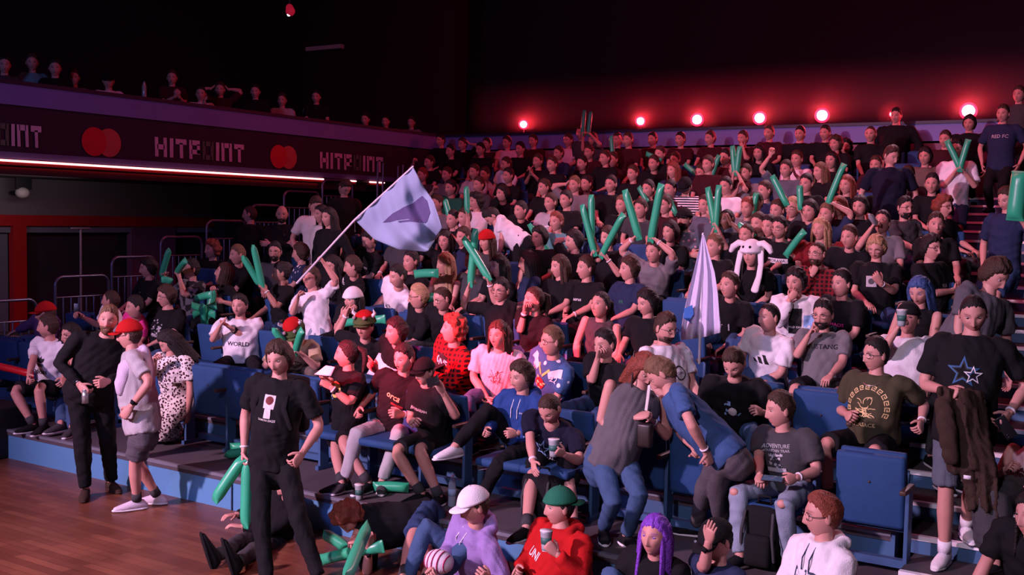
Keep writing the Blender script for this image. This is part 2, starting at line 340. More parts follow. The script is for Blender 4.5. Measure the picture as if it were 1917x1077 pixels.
# white opening with round lamp high on the side wall
p = PU(610, 143, -19.6)
r = empty('round_lamp', p, 'dazzling round white lamp in the dark doorway above the balcony', 'lamp')
g = G(); g.tube([p+np.array([0, 0, 0]), p+np.array([.05, 0, 0])], [.13, .13], seg=24, round_=False); put('lens', g.mesh('lens', off=p), mat('lamp_white', (1, 1, 1), emis=(.85, .9, 1), estr=9), r)
g = G(); g.tube([p+np.array([-.2, 0, 0]), p+np.array([-.01, 0, 0])], [.12, .16], seg=24, round_=False); put('housing', g.mesh('housing', off=p), mat('lamp_housing', (.03, .03, .035), .5), r)
sbox('door_2', -20, -19.95, PU(575, 160, -19.9)[1], PU(642, 160, -19.9)[1], 3.9, PU(610, 100, -19.9)[2], mat('door_dark', (.03, .04, .05), .7))
a = PU(572, 92, -19.8); b2 = PU(642, 88, -19.8)
g = G(); g.box((-19.2, (a[1]+b2[1])/2, a[2]), (.6, (b2[1]-a[1])/2, .05)); put('trim_11', g.mesh('trim_11', smooth=False), mat('soffit_pale', (.6, .45, .4), .8))['kind'] = 'structure'
lamp('doorway_light', 'POINT', (-19.1, p[1]+.3, p[2]+.3), (0, 0, 0), 6, (1, .85, .8), .1)
p = PU(542, 14, -15)
r = empty('ceiling_spot', p, 'small red stage lamp hanging near the top of the hall', 'lamp')
g = G(); g.tube([p, p+np.array([.12, -.1, -.1])], [.07, .09], seg=14); put('housing', g.mesh('housing', off=p), mat('spot_red', (.3, .01, .03), .5, emis=(1, .02, .08), estr=.25), r)
g = G(); g.ell(p+np.array([.1, -.12, -.16]), (.035, .035, .035)); put('lens', g.mesh('lens', off=p), MATS['lamp_white'], r)
g = G(); g.tube([p, (p[0], p[1], 11)], [.02, .02], seg=6); put('drop_pole', g.mesh('drop_pole', off=p), MATS['lamp_housing'], r)
# red effect lamps along the back rail
mhot = mat('lamp_hot', (1, .6, .6), emis=(1, .62, .60), estr=16)
mhalo = mat('lamp_rim', (1, .05, .08), emis=(1, .01, .05), estr=3.2)
mcan = mat('lamp_can', (.03, .02, .025), .4, .3)
for i, (x, y, s) in enumerate(((980, 233, .8), (1199, 227, .8), (1305, 224, 1.), (1422, 221, 1.), (1539, 216, 1.05), (1670, 214, .4), (1813, 208, 1.15))):
    vv = BACKV+.35; p = PV(x, y, vv); d = nrm(CO-p)
    names = ['red glaring lamp on the back rail, first from the balcony corner', 'red glaring lamp on the back rail, second from the balcony corner', 'red glaring lamp on the back rail, third from the balcony corner', 'red glaring lamp on the back rail, fourth from the balcony corner', 'red glaring lamp on the back rail, fifth from the balcony corner', 'small half-hidden red lamp behind the tall standing figure on the back row', 'brightest red lamp on the back rail, closest to the aisle stairs']
    r = empty('stage_lamp', p, names[i], 'lamp', 'red lamps along the back rail')
    rr = .085*s
    g = G(); g.tube([p-d*.2, p-d*.012], [rr*1.25, rr*1.5], seg=20, round_=False); put('housing', g.mesh('housing', off=p), mcan, r)
    g = G(); g.tube([p-d*.012, p-d*.002], [rr*1.45, rr*1.4], seg=20, round_=False); put('reflector_rim', g.mesh('reflector_rim', off=p), mhalo, r)
    g = G(); g.tube([p-d*.002, p+d*.012], [rr*1.0, rr*.9], seg=20, round_=False); put('lens', g.mesh('lens', off=p), mhot, r)
    if p[2] > T+.05:
        g = G(); g.tube([p-d*.1, (p-d*.1)*[1, 1, 0]+[0, 0, T-.4]], [.02, .02], seg=6); put('bracket', g.mesh('bracket', off=p), mcan, r)
    l = bpy.data.lights.new('red_lamp_glow', 'POINT'); l.energy = 26*s*s; l.color = (1, .01, .05); l.shadow_soft_size = .05
    o = bpy.data.objects.new('red_lamp_glow', l); COL.objects.link(o); o.location = p+d*.12
    l = bpy.data.lights.new('red_lamp_beam', 'SPOT'); l.energy = 95*s; l.color = (1, .03, .07); l.spot_size = 2.4; l.spot_blend = 1; l.shadow_soft_size = .1
    o = bpy.data.objects.new('red_lamp_beam', l); COL.objects.link(o); o.location = p+d*.1; o.rotation_euler = (Vector(np.array([-5, 8, 1.])-p)).to_track_quat('-Z', 'Y').to_euler()
# haze volume added over the back rail to give the lamps a glow
hz = bpy.data.materials.new('haze'); hz.use_nodes = True; nt = hz.node_tree; nt.nodes.remove(nt.nodes['Principled BSDF']); vs_ = nt.nodes.new('ShaderNodeVolumeScatter'); vs_.inputs['Density'].default_value = .6; vs_.inputs['Color'].default_value = (1, .55, .6, 1); vs_.inputs['Anisotropy'].default_value = .3
tcz = nt.nodes.new('ShaderNodeTexCoord'); spz = nt.nodes.new('ShaderNodeSeparateXYZ'); nt.links.new(tcz.outputs['Generated'], spz.inputs[0]); crz = nt.nodes.new('ShaderNodeValToRGB'); nt.links.new(spz.outputs['Z'], crz.inputs[0])
el = crz.color_ramp.elements; crz.color_ramp.interpolation = 'EASE'; el[0].position = 0; el[0].color = (0, 0, 0, 1); el[1].position = 1; el[1].color = (0, 0, 0, 1); e3 = el.new(.34); e3.color = (1, 1, 1, 1)
mz = nt.nodes.new('ShaderNodeMath'); mz.operation = 'MULTIPLY'; mz.inputs[1].default_value = .45; nt.links.new(crz.outputs[0], mz.inputs[0]); nt.links.new(mz.outputs[0], vs_.inputs['Density'])
nt.links.new(vs_.outputs[0], nt.nodes['Material Output'].inputs['Volume'])
g = G(); g.box((-4.5, 18.98, 5.05), (8.6, .28, .62)); tag(put('haze', g.mesh('haze', smooth=False), hz), 'thin stage haze hanging around the red lamps on the back rail', 'haze', kind='stuff')
# side barriers stepping up the stand
mtube = mat('barrier_metal', (.16, .18, .26), .35, .7)
RAILU = U0+.05
def barrier(x0, x1, yt, lab):
    a, b_ = PU(x0, yt, RAILU), PU(x1, yt, RAILU); v0, v1, z1 = a[1], b_[1], (a[2]+b_[2])/2
    k = max(1, min(12, 1+sum(1 for q in range(2, 13) if EDGE(q) < (v0+v1)/2))); z0 = LV(k)
    r = empty('crowd_barrier', (RAILU, (v0+v1)/2, z0), lab, 'barrier', 'metal barriers stepping up the side of the stand'); R_ = .12
    pts = [(RAILU, v0, z0), (RAILU, v0, z1-R_)]+[(RAILU, v0+R_*(1-math.cos(t)), z1-R_+R_*math.sin(t)) for t in np.linspace(.3, 1.5, 5)]+[(RAILU, v1-R_*(1-math.cos(t)), z1-R_+R_*math.sin(t)) for t in np.linspace(1.5, .3, 5)]+[(RAILU, v1, z1-R_), (RAILU, v1, z0)]
    g = G(); g.tube(pts, [.02]*len(pts), ref=(1, 0, 0), seg=8); put('frame', g.mesh('frame', off=np.array(r.location)), mtube, r)
    for i in range(1, 7):
        v = v0+(v1-v0)*i/7; g = G(); g.tube([(RAILU, v, z0+.05), (RAILU, v, z1-.28)], [.010, .010], seg=6); put('bar', g.mesh('bar', off=np.array(r.location)), mtube, r)
    g = G(); g.tube([(RAILU, v0, z1-.28), (RAILU, v1, z1-.28)], [.012, .012], seg=6); put('rail', g.mesh('rail', off=np.array(r.location)), mtube, r)
for x0, x1, yt, lab in ((-40, 68, 563, 'metal barrier lowest at the floor end, in front of the red column'), (103, 203, 517, 'metal barrier behind the grey pole stand, second step up'), (209, 292, 481, 'metal barrier behind the dark haired fan in black, third step up'), (301, 378, 444, 'metal barrier on the rose wall panel, fourth step up'),
    (387, 461, 414, 'metal barrier behind the fan with the red-brown hair, fifth step up'), (470, 527, 385, 'metal barrier behind the two stewards, sixth step up'), (532, 598, 359, 'metal barrier beside the bald bearded steward, seventh step up'), (604, 660, 338, 'metal barrier above the group in white by the stairs')):
    barrier(x0, x1, yt, lab)
# railing posts near the corner
for x, y0, y1, lb in ((707, 305, 345, 'slim metal rail post farthest from the flag tip, first of four'), (717, 306, 345, 'slim metal rail post, second of four beside the last lettering'), (745, 312, 345, 'slim metal rail post, third of four above the waved flag'), (754, 310, 345, 'slim metal rail post closest to the flag tip, last of four')):
    a = PU(x, y1, U0+.3); b_ = PU(x, y0, U0+.3); g = G(); c = (a+b_)/2; g.tube([(c[0], c[1], a[2]-1.2), (c[0], c[1], b_[2])], [.02, .02], seg=8)
    tag(put('rail_post', g.mesh('rail_post', off=c), mtube, None, c), lb, 'post', 'upright rail posts near the balcony corner')
# pole stand and wall lamp in the recess
a = PU(151, 428, RU+.9)
r = empty('lighting_stand', (a[0], a[1], 0), 'thin grey pole stand with a short top bar before the dark wall', 'stand')
g = G(); g.tube([(a[0], a[1], 0), (a[0], a[1], a[2])], [.022, .018], seg=8); put('pole', g.mesh('pole', off=np.array(r.location)), mat('pole_grey', (.22, .18, .2), .5), r)
g = G(); g.tube([(a[0], a[1]-.16, a[2]), (a[0], a[1]+.16, a[2])], [.02, .02], seg=8); put('top_bar', g.mesh('top_bar', off=np.array(r.location)), MATS['pole_grey'], r)
for s in (-1, 0, 1):
    g = G(); g.tube([(a[0], a[1], .5), (a[0]+.35*math.cos(s*2), a[1]+.35*math.sin(s*2), .02)], [.015, .015], seg=6); put('leg', g.mesh('leg', off=np.array(r.location)), MATS['pole_grey'], r)
a = PU(42, 361, RU+.35)
r = empty('wall_spotlight', a, 'white wall spotlight with black barn doors under the balcony', 'lamp')
g = G(); g.ell(a, (.09, .11, .085)); put('housing', g.mesh('housing', off=a), mat('spot_white', (.6, .58, .56), .5), r)
g = G(); g.box(a+[0, .02, .17], (.02, .13, .12), bev=.01); put('shade', g.mesh('shade', off=a), mat('spot_shade', (.01, .01, .015), .7), r)
g = G(); g.tube([a+[-.3, 0, 0], a], [.03, .03], seg=8); g.tube([a, (a[0], a[1], 3.2)], [.015, .015], seg=6); put('bracket', g.mesh('bracket', off=a), MATS['spot_shade'], r)
for x, y, lab in ((96, 315, 'pale dome fixture hanging under the balcony edge'), (130, 317, 'flat pale dish fixture under the balcony, beside the dome')):
    a = PU(x, y, WALLU-.5); g = G(); g.ell(a, (.12, .14, .05)); g.tube([a, (a[0], a[1], 3.25)], [.012, .012], seg=6); tag(put('ceiling_fixture', g.mesh('ceiling_fixture', off=a), mat('fixture', (.45, .3, .33), .5), None, a), lab, 'lamp')
# ================================================================ people
PENDING = []      # (object, voxel, smooth iterations, folds, callback)
def gs(x, c, s): return np.exp(-((x-c)/s)**2)
def hs(D):        # head surface in head-local metres: x own left... y forward, z up
    X, Y, Z = D[:, 0], D[:, 1], D[:, 2]
    x = .0745*X; y = .094*Y; z = .117*Z; low = np.clip(-Z, 0, 1)
    x = x*(1-.30*low**1.5); y = np.where(Y < 0, y*(1+.05*np.clip(Z+.3, 0, 1)-.45*low**1.1), y*(1-.05*low))
    g = np.clip(Y*1.6, 0, 1)
    y = y+g*(.011*gs(x, 0, .022)*gs(z, -.098, .018)+.004*gs(np.abs(x), .04, .018)*gs(z, -.022, .02))
    pr = np.interp(z, [-.05, -.041, -.032, .0, .022, .03], [0, .015, .023, .010, .003, 0]); w = np.interp(z, [-.04, -.02, .02], [.015, .010, .008])
    y = y+g*pr*np.exp(-(x/w)**2)
    y = y-g*.011*gs(np.abs(x), .031, .015)*gs(z, .011, .011)+g*.003*gs(np.abs(x), .03, .024)*gs(z, .033, .010)+g*.003*gs(np.abs(x), .031, .012)*gs(z, .0195, .0028)
    y = y+g*(.006*gs(x, 0, .022)*(gs(z, -.058, .0050)+gs(z, -.069, .0055))-.003*gs(x, 0, .024)*gs(z, -.0635, .003))
    return np.stack([x, y, z], 1)
def hgrid(nlon, nlat):
    t = np.linspace(-np.pi, np.pi, nlon, endpoint=False); t = t-.45*np.sin(t)     # denser in front (t=0 forward)
    b = np.linspace(0, np.pi, nlat+1)[1:-1]; b = b-.10*np.sin(2*b)*-1*0
    D = [(0, 0, 1)]+[(math.sin(p)*math.sin(a), math.sin(p)*math.cos(a), math.cos(p)) for p in b for a in t]+[(0, 0, -1)]
    f = [(0, 1+(j+1) % nlon, 1+j) for j in range(nlon)]; m = nlat-1
    for i in range(m-1):
        for j in range(nlon): k = (j+1) % nlon; f.append((1+i*nlon+j, 1+i*nlon+k, 1+(i+1)*nlon+k, 1+(i+1)*nlon+j))
    L = len(D)-1; f += [(L, 1+(m-1)*nlon+j, 1+(m-1)*nlon+(j+1) % nlon) for j in range(nlon)]
    return np.array(D), f
GR = {0: hgrid(40, 38), 1: hgrid(60, 56)}
HS = {k: hs(GR[k][0]) for k in GR}
def headfeat(P, beard):
    x, y, z = np.abs(P[:, 0]), P[:, 1], P[:, 2]; fr = y > .02; C = np.zeros((len(P), 3))
    C[:, 0] = fr*gs(P[:, 0], 0, .021)*gs(z, -.063, .0085)*.9
    C[:, 1] = fr*(gs(z, .0345-.10*(x-.03)**2/.03, .0040)*np.clip((x-.012)/.008, 0, 1)*np.clip((.054-x)/.008, 0, 1)*.75)
    C[:, 1] = np.maximum(C[:, 1], fr*(gs(z, .0185, .0022)*gs(x, .032, .014)*.75+(.8*gs(z, .012, .005)*gs(x, .032, .012) if len(P) < 2000 else 0)))
    if beard: C[:, 1] = np.maximum(C[:, 1], np.clip((-z-.045)/.02, 0, 1)*np.clip((y+.02)/.03, 0, 1)*beard*(1-C[:, 0]))
    return C
def rotm(yaw, pitch=0, roll=0):     # rows: own left, forward, up (world).  yaw 0 = facing -Y (the stage); pitch>0 looks down
    a, p, r = map(math.radians, (yaw, pitch, roll)); f = np.array([math.sin(a), -math.cos(a), 0]); l = np.cross(Zu, f)
    f2 = f*math.cos(p)-Zu*math.sin(p); u2 = Zu*math.cos(p)+f*math.sin(p)
    l3 = l*math.cos(r)+u2*math.sin(r); u3 = u2*math.cos(r)-l*math.sin(r)
    return np.array([l3, f2, u3])   # note l = own left, so (l,f,u) is left-handed in x: handled by sign below
def ik(S, T, a, b, pole):
    d = T-S; L = np.linalg.norm(d); m = (a+b)*.995
    if L > m: k = min(L/m, 1.12); a *= k; b *= k
    if L > (a+b)*.995: T = S+d/L*(a+b)*.995; L = (a+b)*.995
    d = nrm(T-S); L = max(L, abs(a-b)+.02); ca = (a*a+L*L-b*b)/(2*a*L); h = a*math.sqrt(max(0, 1-ca*ca)); p = pole-d*(pole@d)
    return S+d*a*ca+nrm(p)*h, T
def limb(S, E, W, ru, rl):
    P = [S+(E-S)*t for t in ru[0]]+[E+(W-E)*t for t in rl[0]]; return np.array(P), np.array(list(ru[1])+list(rl[1]))
def hand(g, Wp, d, n, side, curl, k=1., seg=8, spread=1., thumb=1.):
    d = nrm(d); n = nrm(n-d*(n@d)); t = np.cross(d, n)*side
    g.tube([Wp-d*.02, Wp, Wp+d*.03*k, Wp+d*.06*k, Wp+d*.09*k], np.array([(.027, .02), (.028, .019), (.037, .018), (.042, .017), (.040, .013)])*k, ref=t, seg=seg+2)
    for i, (o, L, r) in enumerate(((.030, .070, .0088), (.0105, .078, .009), (-.010, .073, .0086), (-.029, .056, .0076))):
        p = Wp+d*.086*k+t*o*k; dd = nrm(d+t*o*2.0*spread); P = [p-dd*.012]; ang = 0
        P.append(p)
        for s_, (fr, a_) in enumerate(((.45, 55), (.30, 65), (.25, 45))):
            ang += math.radians(a_)*curl*(1+.10*i); q = dd*math.cos(ang)+n*math.sin(ang); P.append(P[-1]+q*L*fr*k)
        g.tube(P, np.array([r, r*1.04, r, r*.95, r*.8])*k, ref=t, seg=max(5, seg-2))
    p = Wp+d*.025*k+t*.026*k; q1 = nrm(t*.75*thumb+d*.75+n*(.25+.5*curl)); q2 = nrm(q1*.6+d*.5+n*.7*curl-t*.2)
    g.tube([p-q1*.01, p+q1*.02*k, p+q1*.042*k, p+q1*.042*k+q2*.030*k], np.array([.013, .0125, .0105, .0085])*k, ref=n, seg=max(5, seg-2))
def feature_mesh(me, nv0):
    pass
def hair_geo(kind, lod, z_adj=0.):
    D, f = GR[lod]; P = HS[lod]; yy = P[:, 1]/.094; z = P[:, 2]; n = len(P)
    base = dict(sh=.012, bz=.004, md=.021, cu=.030, lg=.017, qf=.014, pony=.010, bun=.010, cap=.008, wild=.036)[kind]
    ys = [-1, -.45, -.05, .12, .35, .6, .8, 1.1]; zs = [-.078, -.074, -.030, -.006, .040, .068, .084, .086]
    if kind in ('md', 'lg', 'cu', 'wild'): zs = [-.092, -.088, -.058, -.035, .020, .056, .072, .074]
    az = np.arctan2(P[:, 0], P[:, 1]+.03); zh = np.interp(yy, ys, zs)+z_adj+.005*np.sin(az*17+len(kind))+.004*np.sin(az*31)*(1 if lod else 0)+.006*(kind in ('md', 'cu', 'wild'))*np.sin(az*9+1); m = np.clip((z-zh)/.012+.5, 0, 1); m = m*m*(3-2*m)
    rg = np.random.default_rng(int(abs(z_adj*1e4))+len(kind)); ph = rg.uniform(0, 6, 8)
    amp = dict(cu=.45, wild=.5, md=.22, sh=.18, qf=.2).get(kind, .10); fq = 95 if kind in ('cu', 'wild') else 55
    no = np.sin(P[:, 0]*fq+ph[0])*np.sin(P[:, 1]*fq*1.2+ph[1])+np.sin(P[:, 2]*fq*1.1+ph[2]+P[:, 0]*40)*.7+np.sin(P[:, 0]*150+ph[3])*.4
    th = base*(1+amp*no*.6)
    if kind == 'qf': th = th+.022*np.clip((z-.07)/.04, 0, 1)*np.clip(yy+.1, 0, 1)
    if kind in ('sh', 'md'): th = th+(.011 if kind == 'sh' else .006)*np.clip((z-.06)/.05, 0, 1)
    if kind in ('sh', 'qf'): th = th*(1-.5*np.clip((.07-z)/.05, 0, 1)*np.clip(abs(P[:, 0])/.06, 0, 1))
    th = th*(.45+.55*np.clip((z-zh)/.028, 0, 1))
    if lod:
        th = th+m*base*.16*(np.sin(az*34+z*60+2*np.sin(z*70+ph[4]))+.6*np.sin(az*57-z*40+ph[5]))*np.clip(1-abs(z)/.16, 0.2, 1)
        th = th+m*base*.14*np.sin(P[:, 0]*210+ph[6]+np.sin(P[:, 1]*60)*2)*np.clip((z-.06)/.03, 0, 1)
    Q = P+D*(m*th-(1-m)*.007)[:, None]
    return Q, f
def curtain(L, A=118, lod=1, hc=0.):
    na, ns = (44, 18) if lod else (22, 9); az = np.radians(np.linspace(-A, A, na)); V = []
    for sgn in (1, -1):
        for i in range(ns):
            s = i/(ns-1); z = .075-s*(L+.075); w = min(1., s*3+.25)
            for a in az:
                wob = .004*math.sin(a*23+s*4)+.003*math.sin(a*41)+.012*s*math.sin(a*3+1)
                rx = (.062+.034*w+.016*s)+wob; ry = (.070+.036*w-.012*s)+wob; t = .010 if sgn > 0 else -.009
                if i == ns-1: t *= .3
                fx = .8+.2*math.cos(a) if abs(a) > 1.6 else 1.
                V.append((math.sin(a)*(rx+t)*fx, -math.cos(a)*(ry+t)-.004, z+(-.02*math.sin(a*9) if i == ns-1 else 0)))
    f = []; o = na*ns
    for i in range(ns-1):
        for j in range(na-1): q = i*na+j; f += [(q, q+1, q+na+1, q+na), (o+q, o+q+na, o+q+na+1, o+q+1)]
    for j in range(na-1): f += [(j, o+j, o+j+1, j+1), ((ns-1)*na+j, (ns-1)*na+j+1, o+(ns-1)*na+j+1, o+(ns-1)*na+j)]
    for i in range(ns-1): q = i*na; f += [(q, q+na, o+q+na, o+q), (q+na-1, o+q+na-1, o+q+2*na-1, q+2*na-1)]
    return np.array(V), f
def capgeo(g, X, lod, back=False, th=.020, low=.030, brim=.075, mi=0, peak=True):
    D, f = GR[lod]; P = HS[lod]; yy = P[:, 1]/.094; z = P[:, 2]; s = -1 if back else 1
    m = np.clip((z-(low+.012*yy*s*0))/.008+.5, 0, 1); Q = P+D*(m*th-(1-m)*.010)[:, None]; g.add(X(Q), f, mi=mi)
    if peak:
        n = 14; V = []; a = np.radians(np.linspace(-62, 62, n))
        for dz in (.0035, -.0035):
            for k, ext in ((0, -.01), (.5, brim*.5), (1, brim)):
                for t in a:
                    e = ext*math.cos(t*.9)**.6; r = .098
                    V.append((math.sin(t)*(.080+e*.15), s*(math.cos(t)*r+max(0, e)), low+.008+dz-k*.010-.010*abs(math.sin(t))))
        F = []; o = 3*n
        for i in range(2):
            for j in range(n-1): q = i*n+j; F += [(q, q+1, q+n+1, q+n), (o+q, o+q+n, o+q+n+1, o+q+1)]
        for j in range(n-1): F += [(2*n+j, 2*n+j+1, o+2*n+j+1, o+2*n+j), (j, o+j, o+j+1, j+1)]
        for i in range(2): q = i*n; F += [(q, q+n, o+q+n, o+q), (q+n-1, o+q+n-1, o+q+2*n-1, q+2*n-1)]
        g.add(X(np.array(V)), F, mi=mi)
FOLD = {}
def textmesh(txt, size, bold=.012):
    c = bpy.data.curves.new('t', 'FONT'); c.body = txt; c.size = size; c.align_x = 'CENTER'; c.align_y = 'CENTER'; c.offset = bold*size; c.resolution_u = 2
    o = bpy.data.objects.new('t', c); COL.objects.link(o); me = bpy.data.meshes.new_from_object(o.evaluated_get(bpy.context.evaluated_depsgraph_get())) if False else o.to_mesh()
    V = np.array([v.co[:2] for v in me.vertices]); F = [tuple(p.vertices) for p in me.polygons]; o.to_mesh_clear()
    bpy.data.objects.remove(o); bpy.data.curves.remove(c); return V, F
def shape(kind, s=1., **k):
    if kind == 'star':
        a = [math.pi/2+i*math.pi/5 for i in range(10)]; o = [((s if i % 2 == 0 else s*.42)*math.cos(t), (s if i % 2 == 0 else s*.42)*math.sin(t)) for i, t in enumerate(a)]
        n = [(x*.74, y*.74) for x, y in o]; return np.array(o+n), [(i, (i+1) % 10, 10+(i+1) % 10, 10+i) for i in range(10)]
    if kind == 'disc': return np.array([(s*math.cos(t), s*math.sin(t)) for t in np.linspace(0, 2*np.pi, 24, endpoint=False)]), [tuple(range(24))]
    if kind == 'ring':
        a = np.linspace(0, 2*np.pi, 32, endpoint=False); return np.array([(s*math.cos(t), s*math.sin(t)) for t in a]+[(s*k.get('i', .85)*math.cos(t), s*k.get('i', .85)*math.sin(t)) for t in a]), [(i, (i+1) % 32, 32+(i+1) % 32, 32+i) for i in range(32)]
    if kind == 'rect': w, h = k['w']/2, k['h']/2; return np.array([(-w, -h), (w, -h), (w, h), (-w, h)]), [(0, 1, 2, 3)]
    if kind == 'bars':   # three rising slanted bars
        V = []; F = []
        for i, h in enumerate((.35, .65, .95)):
            x = (i-1)*.62*s; b = -.5*s; V += [(x-.1*s+.12*s, b), (x+.30*s+.12*s, b), (x+.30*s-h*.42*s, b+h*s), (x-.04*s-h*.42*s, b+h*s)]; F.append(tuple(range(4*i, 4*i+4)))
        return np.array(V), F
    if kind == 'leaf':   # three-leaf mark with stripes
        V = []; F = []
        for a in (-42, 0, 42):
            n = len(V); c, si = math.cos(math.radians(a)), math.sin(math.radians(a)); L = s*1.0
            for x, y in ((0, .05), (.18, .3), (.27, .6), (.0, 1.0), (-.27, .6), (-.18, .3)): V.append((L*(x*c+y*si), L*(-x*si+y*c))); 
            F.append(tuple(range(n, n+6)))
        for y in (-.08, -.22, -.36): n = len(V); w = .62+.2*(y+.08); V += [(-w*s, (y-.1)*s), (w*s, (y-.1)*s), (w*s, y*s), (-w*s, y*s)]; F.append((n, n+1, n+2, n+3))
        return np.array(V), F
    if kind == 'blob':   # loose scribbled artwork
        rg = np.random.default_rng(k.get('seed', 1)); V = []; F = []
        for i in range(k.get('n', 9)):
            cx, cy = rg.uniform(-.8, .8)*s*k.get('ax', 1), rg.uniform(-.8, .8)*s; r = rg.uniform(.10, .32)*s; m = 7; n = len(V)
            for j in range(m): t = 2*math.pi*j/m; q = r*rg.uniform(.35, 1.1); V.append((cx+q*math.cos(t), cy+q*math.sin(t)*.7))
            F.append(tuple(range(n, n+m)))
        return np.array(V), F
    if kind == 'lines':  # drawn outlines: thin bent strokes
        rg = np.random.default_rng(k.get('seed', 1)); V = []; F = []; w = k.get('lw', .05)*s
        for i in range(k.get('n', 12)):
            p = rg.uniform(-.8, .8, 2)*s*np.array([k.get('ax', 1), 1]); a = rg.uniform(0, 6.3)
            for j in range(5):
                q = p+np.array([math.cos(a), math.sin(a)])*s*.26; d = nrm(q-p); nn = np.array([-d[1], d[0]])*w*.5; n = len(V); V += [p-nn, q-nn, q+nn, p+nn]; F.append((n, n+1, n+2, n+3)); p = q; a += rg.uniform(-.9, .9)
        V = np.array(V); V = np.clip(V, -s*1.02, s*1.02); return V, F
    if kind == 'key':    # square-spiral border along an arc
        V = []; F = []
        for a in np.radians(np.arange(k['a0'], k['a1'], 19)):
            c, si = math.cos(a), math.sin(a)
            for (x0, y0, x1, y1) in ((-.5, -.5, .5, -.32), (.32, -.5, .5, .5), (-.5, .32, .5, .5), (-.5, -.1, -.32, .5), (-.5, -.1, .1, .08)):
                n = len(V)
                for x, y in ((x0, y0), (x1, y0), (x1, y1), (x0, y1)):
                    u, w = x*.034, y*.034; V.append(((s+w)*c-u*si, (s+w)*si+u*c))
                F.append((n, n+1, n+2, n+3))
        return np.array(V), F
def decal(P, lst):
    """lay prints on the finished garment: lst of (V,F,x,y,colour,rot) in chest coordinates"""
    shirt = P['shirt']; me = shirt.data; bv = BVHTree.FromPolygons([v.co for v in me.vertices], [p.vertices for p in me.polygons]); off = P['root_loc']
    for idx, (VF, x, y, col, rot, back) in enumerate(lst):
        V, F = VF; bm = bmesh.new(); c, s = math.cos(math.radians(rot)), math.sin(math.radians(rot))
        vs = [bm.verts.new((v[0]*c-v[1]*s+x, v[0]*s+v[1]*c+y, 0)) for v in V]
        for q in F:
            try: bm.faces.new([vs[i] for i in q])
            except ValueError: pass
        bmesh.ops.triangulate(bm, faces=bm.faces[:])
        for _ in range(4):
            e = [e for e in bm.edges if e.calc_length() > .022]
            if not e: break
            bmesh.ops.subdivide_edges(bm, edges=e, cuts=1); bmesh.ops.triangulate(bm, faces=[q for q in bm.faces if len(q.verts) > 3])
        f = P['f']*(-1 if back else 1); rx = P['lat']*(-1 if back else 1); up = P['up']; C = P['chest']-off; last = .12; out = 0
        for v in bm.verts:
            o = C+rx*v.co.x+up*v.co.y+f*.45; h = bv.ray_cast(Vector(o), Vector(-f))
            if h[0] is not None and (np.array(h[0])-C)@f > .02: p = np.array(h[0]); last = (p-C)@f
            else: p = C+rx*v.co.x+up*v.co.y+f*last
            v.co = Vector(p+f*(.0035+.0012*idx))
        m2 = bpy.data.meshes.new('print'); bm.to_mesh(m2); bm.free()
        put('print', m2, mat('print_'+col, CLOTH[col], .7) if col in CLOTH else MATS[col], P['root'])
def clothobj(name, g, m, root, off, vox, folds=1., smooth=3):
    o = put(name, g.mesh(name, off=off), m, root); PENDING.append([o, vox, smooth, folds, None]); return o
STATS = []
